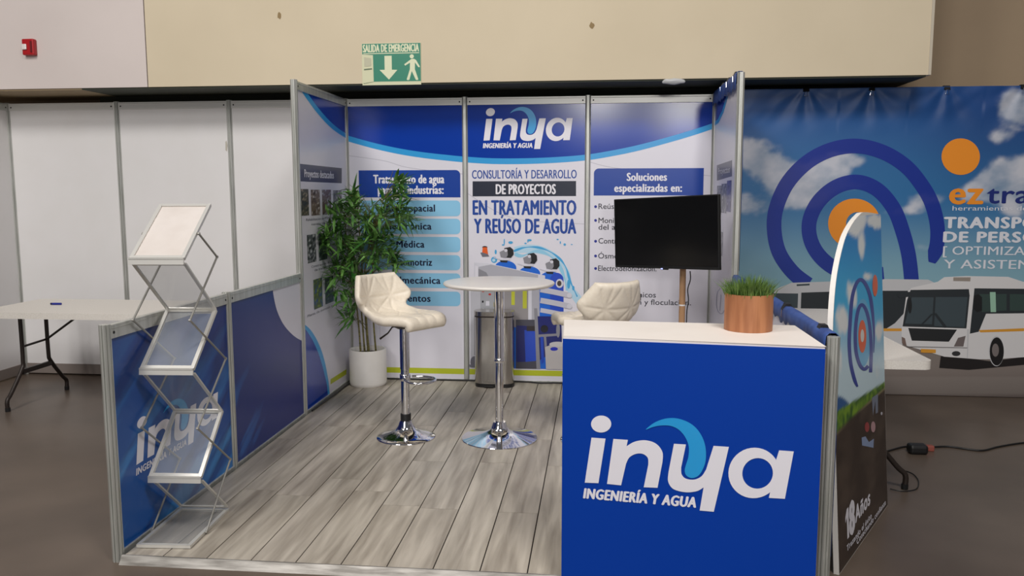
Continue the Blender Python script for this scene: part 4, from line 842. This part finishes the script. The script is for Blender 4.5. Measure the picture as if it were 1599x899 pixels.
for q in stroke(o_, lambda s: 23*min(1, s*14+.45)): flat(mb, NB, [NB.uv(p) for p in q], D_)
mb.build('blue_swirl', swa, cl); mb = MB()
for q in stroke(i_, 23): flat(mb, NB, [NB.uv(p) for p in q], D_)
mb.build('blue_swirl', swa, cl)
mb = MB(); a, b = ell(1334, 349, 41, 39, 48), ell(1339, 349, 18, 18, 48)
for k in range(48): j = (k+1) % 48; flat(mb, NB, [NB.uv(p) for p in (a[k], a[j], b[j], b[k])], D_)
mb.build('orange_ring', org, cl); mb = MB(); flat(mb, NB, [NB.uv(p) for p in ell(1500, 244.5, 30, 28.5)], D_); mb.build('orange_dot', org, cl)
lw = mat('pale_lettering', rgb(222, 224, 232), .42)
mb = MB(); text(mb, NB, 'ez', (1481, 318), (1535, 318), (1481, 283.5), .03, 0, D_); mb.build('lettering', org, cl)
mb = MB(); text(mb, NB, 'tra', (1540, 317), (1608, 317), (1540, 289), .02, 0, D_); mb.build('lettering', ink(22, 40, 116, .42), cl)
lettering(NB, cl, [('herramientas de', (1487, 328.5), (1604, 328.5), (1487, 321.5), dict(bold=.0)), ('TRANSPORTE', (1473, 356), (1680, 356), (1473, 339.5), dict(bold=.055)), ('DE PERSONAL', (1472, 378), (1689, 378), (1472, 362.5), dict(bold=.055)), ('[ OPTIMIZA RUTAS', (1472, 398), (1684, 398), (1472, 385), dict(bold=.012)), ('Y ASISTENCIA', (1473, 419.5), (1660, 419.5), (1473, 406), dict(bold=.012))], lw, off=D_)
def K(x, y): return (1400+x/3.91, 400+y/3.91)
def K4(x, y): return (1160+x/3.458, 380+y/3.458)
bw1, bw2, bd1, bd2 = ink(216, 214, 214, .42), ink(196, 196, 198, .42), ink(40, 46, 50, .42), ink(62, 74, 80, .42); amb = ink(214, 150, 50, .42)
bl_ = [([K4(*p) for p in ((165, 250), (262, 212), (475, 205), (475, 420), (165, 420))], bw2), ([K4(*p) for p in ((165, 268), (298, 270), (295, 348), (165, 348))], bd2), ([K4(*p) for p in ((315, 265), (470, 260), (470, 360), (312, 356))], bd1), ([K4(*p) for p in ((290, 220), (360, 216), (360, 226), (290, 230))], bd2)]
art(NB, 'bus_picture', cl, bl_, 5)
art(NB, 'bus_picture', cl, [([K4(*p) for p in ((690, 205), (765, 192), (1000, 195), (1040, 215), (905, 250), (870, 420), (860, 560), (690, 480))], bw2), ([K4(*p) for p in ((690, 255), (890, 255), (900, 290), (866, 380), (820, 430), (770, 462), (690, 460))], bd1), ([K4(*p) for p in ((700, 458), (862, 458), (862, 473), (700, 473))], amb)], 5)
mainb = [([K(*p) for p in ((270, 600), (570, 640), (900, 600), (900, 650), (440, 692), (260, 680))], ink(30, 26, 26, .42)),
 ([K(*p) for p in ((30, 440), (60, 225), (90, 192), (250, 155), (290, 127), (420, 120), (680, 125), (770, 155), (980, 165), (980, 600), (600, 628), (500, 628), (290, 612), (60, 545), (30, 500))], bw1),
 ([K(*p) for p in ((85, 205), (440, 200), (445, 240), (425, 440), (35, 428), (62, 270))], bd1), ([K(*p) for p in ((92, 250), (225, 250), (215, 415), (50, 410))], bd2), ([K(*p) for p in ((238, 248), (432, 248), (414, 432), (228, 425))], bd2),
 ([K(*p) for p in ((70, 437), (368, 447), (318, 521), (92, 514))], ink(34, 36, 38, .42)), ([K(*p) for p in ((474, 195), (980, 200), (980, 345), (545, 350), (500, 460), (446, 472))], bd1), ([K(*p) for p in ((500, 230), (670, 230), (670, 330), (520, 340))], ink(52, 70, 66, .42)),
 ([K(*p) for p in ((690, 230), (960, 235), (960, 330), (690, 332))], ink(52, 70, 66, .42)), ([K(*p) for p in ((568, 218), (603, 218), (606, 340), (573, 340))], ink(150, 190, 166, .42)), ([K(*p) for p in ((500, 450), (980, 430), (980, 450), (510, 464))], amb),
 ([K(*p) for p in ell(608, 578, 46, 92)], bw2), ([K(*p) for p in ell(610, 580, 43, 86)], ink(24, 22, 23, .42)), ([K(*p) for p in ell(602, 572, 21, 40)], ink(120, 112, 110, .42)),
 ([K(*p) for p in ((348, 550), (374, 497), (420, 485), (406, 550))], ink(110, 100, 98, .42)), ([K(*p) for p in ((30, 490), (50, 500), (60, 545), (32, 530))], ink(120, 100, 92, .42)), ([K(*p) for p in ((147, 564), (238, 568), (238, 590), (147, 587))], amb), ([K(*p) for p in ell(362, 593, 26, 15)], ink(50, 50, 52, .42)),
 ([K(*p) for p in ((345, 128), (450, 128), (448, 152), (345, 150))], ink(150, 140, 130, .42)), ([K(*p) for p in ((470, 240), (500, 230), (520, 250), (520, 330), (490, 340), (468, 320))], ink(24, 26, 28, .42)), ([K(*p) for p in ((0, 240), (20, 222), (90, 215), (80, 245), (20, 255))], bd1), ([K(*p) for p in ell(80, 300, 12, 48)], ink(28, 30, 32, .42)),
 ([K(*p) for p in ((225, 350), (240, 345), (310, 435), (290, 436))], bd1), ([K(*p) for p in ((210, 350), (222, 352), (150, 425), (140, 422))], bd1), ([K(*p) for p in ((430, 445), (440, 445), (432, 620), (428, 620))], bw2), ([K(*p) for p in ((60, 548), (430, 556), (430, 560), (60, 553))], ink(120, 118, 118, .42))]
art(NB, 'bus_picture', cl, mainb, 6)
# shell panels the banner hangs on
for k in range(3): panel('white_panel', 'white shell panel behind the sky banner, %s' % ('nearest the booth', 'behind the orange dot', 'beyond the right frame edge')[k], (3+k, 3.0), (4+k, 3.0), H, (0, -1), WHITE, (1,))
CLL = ['above the swirl, nearest the booth', 'above the right of the swirl', 'above the orange dot', 'at the right frame edge']
for k, x in enumerate(CLX): clip_((x, 2.958, H+.018), (1, 0, 0), 'black binder clip on the sky banner %s' % CLL[k], 'clips on the banner')

# ================================================================ CABLES BY THE RIGHT TABLE
g = lambda px: at(px, 'Z', GZ+.006)
mb = MB(); mb.tube([Vector(p) for p in spline([tuple(g(p)) for p in ((1380, 706), (1400, 700), (1415, 697), (1445, 698), (1480, 697), (1510, 701), (1535, 703), (1560, 697), (1599, 691), (1640, 690))], 6)], .006, 8)
tag(mb.build('extension_cable', DARK, smooth=60), 'black power cable running along the dark floor to the right', 'cable')
p = g((1432, 706)); t = thing('power_adapter', 'black plug adapter with reddish connector on the dark floor', 'adapter', p-Vector((0, 0, .006)))
mb = MB(); mb.box((p.x-.055, p.y-.04, GZ), (p.x+.055, p.y+.04, GZ+.06)); mb.build('body', DARK, t, bevel=.018, segs=3)
mb = MB(); q = p+Vector((.06, .06, 0)); mb.box((q.x-.05, q.y-.02, GZ), (q.x+.06, q.y+.02, GZ+.035)); mb.build('connector', mat('reddish_plastic', rgb(150, 78, 66), .5), t, bevel=.006)
mb = MB(); mb.tube([Vector(p) for p in spline([tuple(g(p)) for p in ((1390, 763), (1405, 766), (1420, 766), (1432, 762), (1434, 750), (1426, 740), (1414, 735))], 6)], .003, 6)
tag(mb.build('thin_cable', DARK, smooth=60), 'thin black cable looped round the right table leg', 'cable')
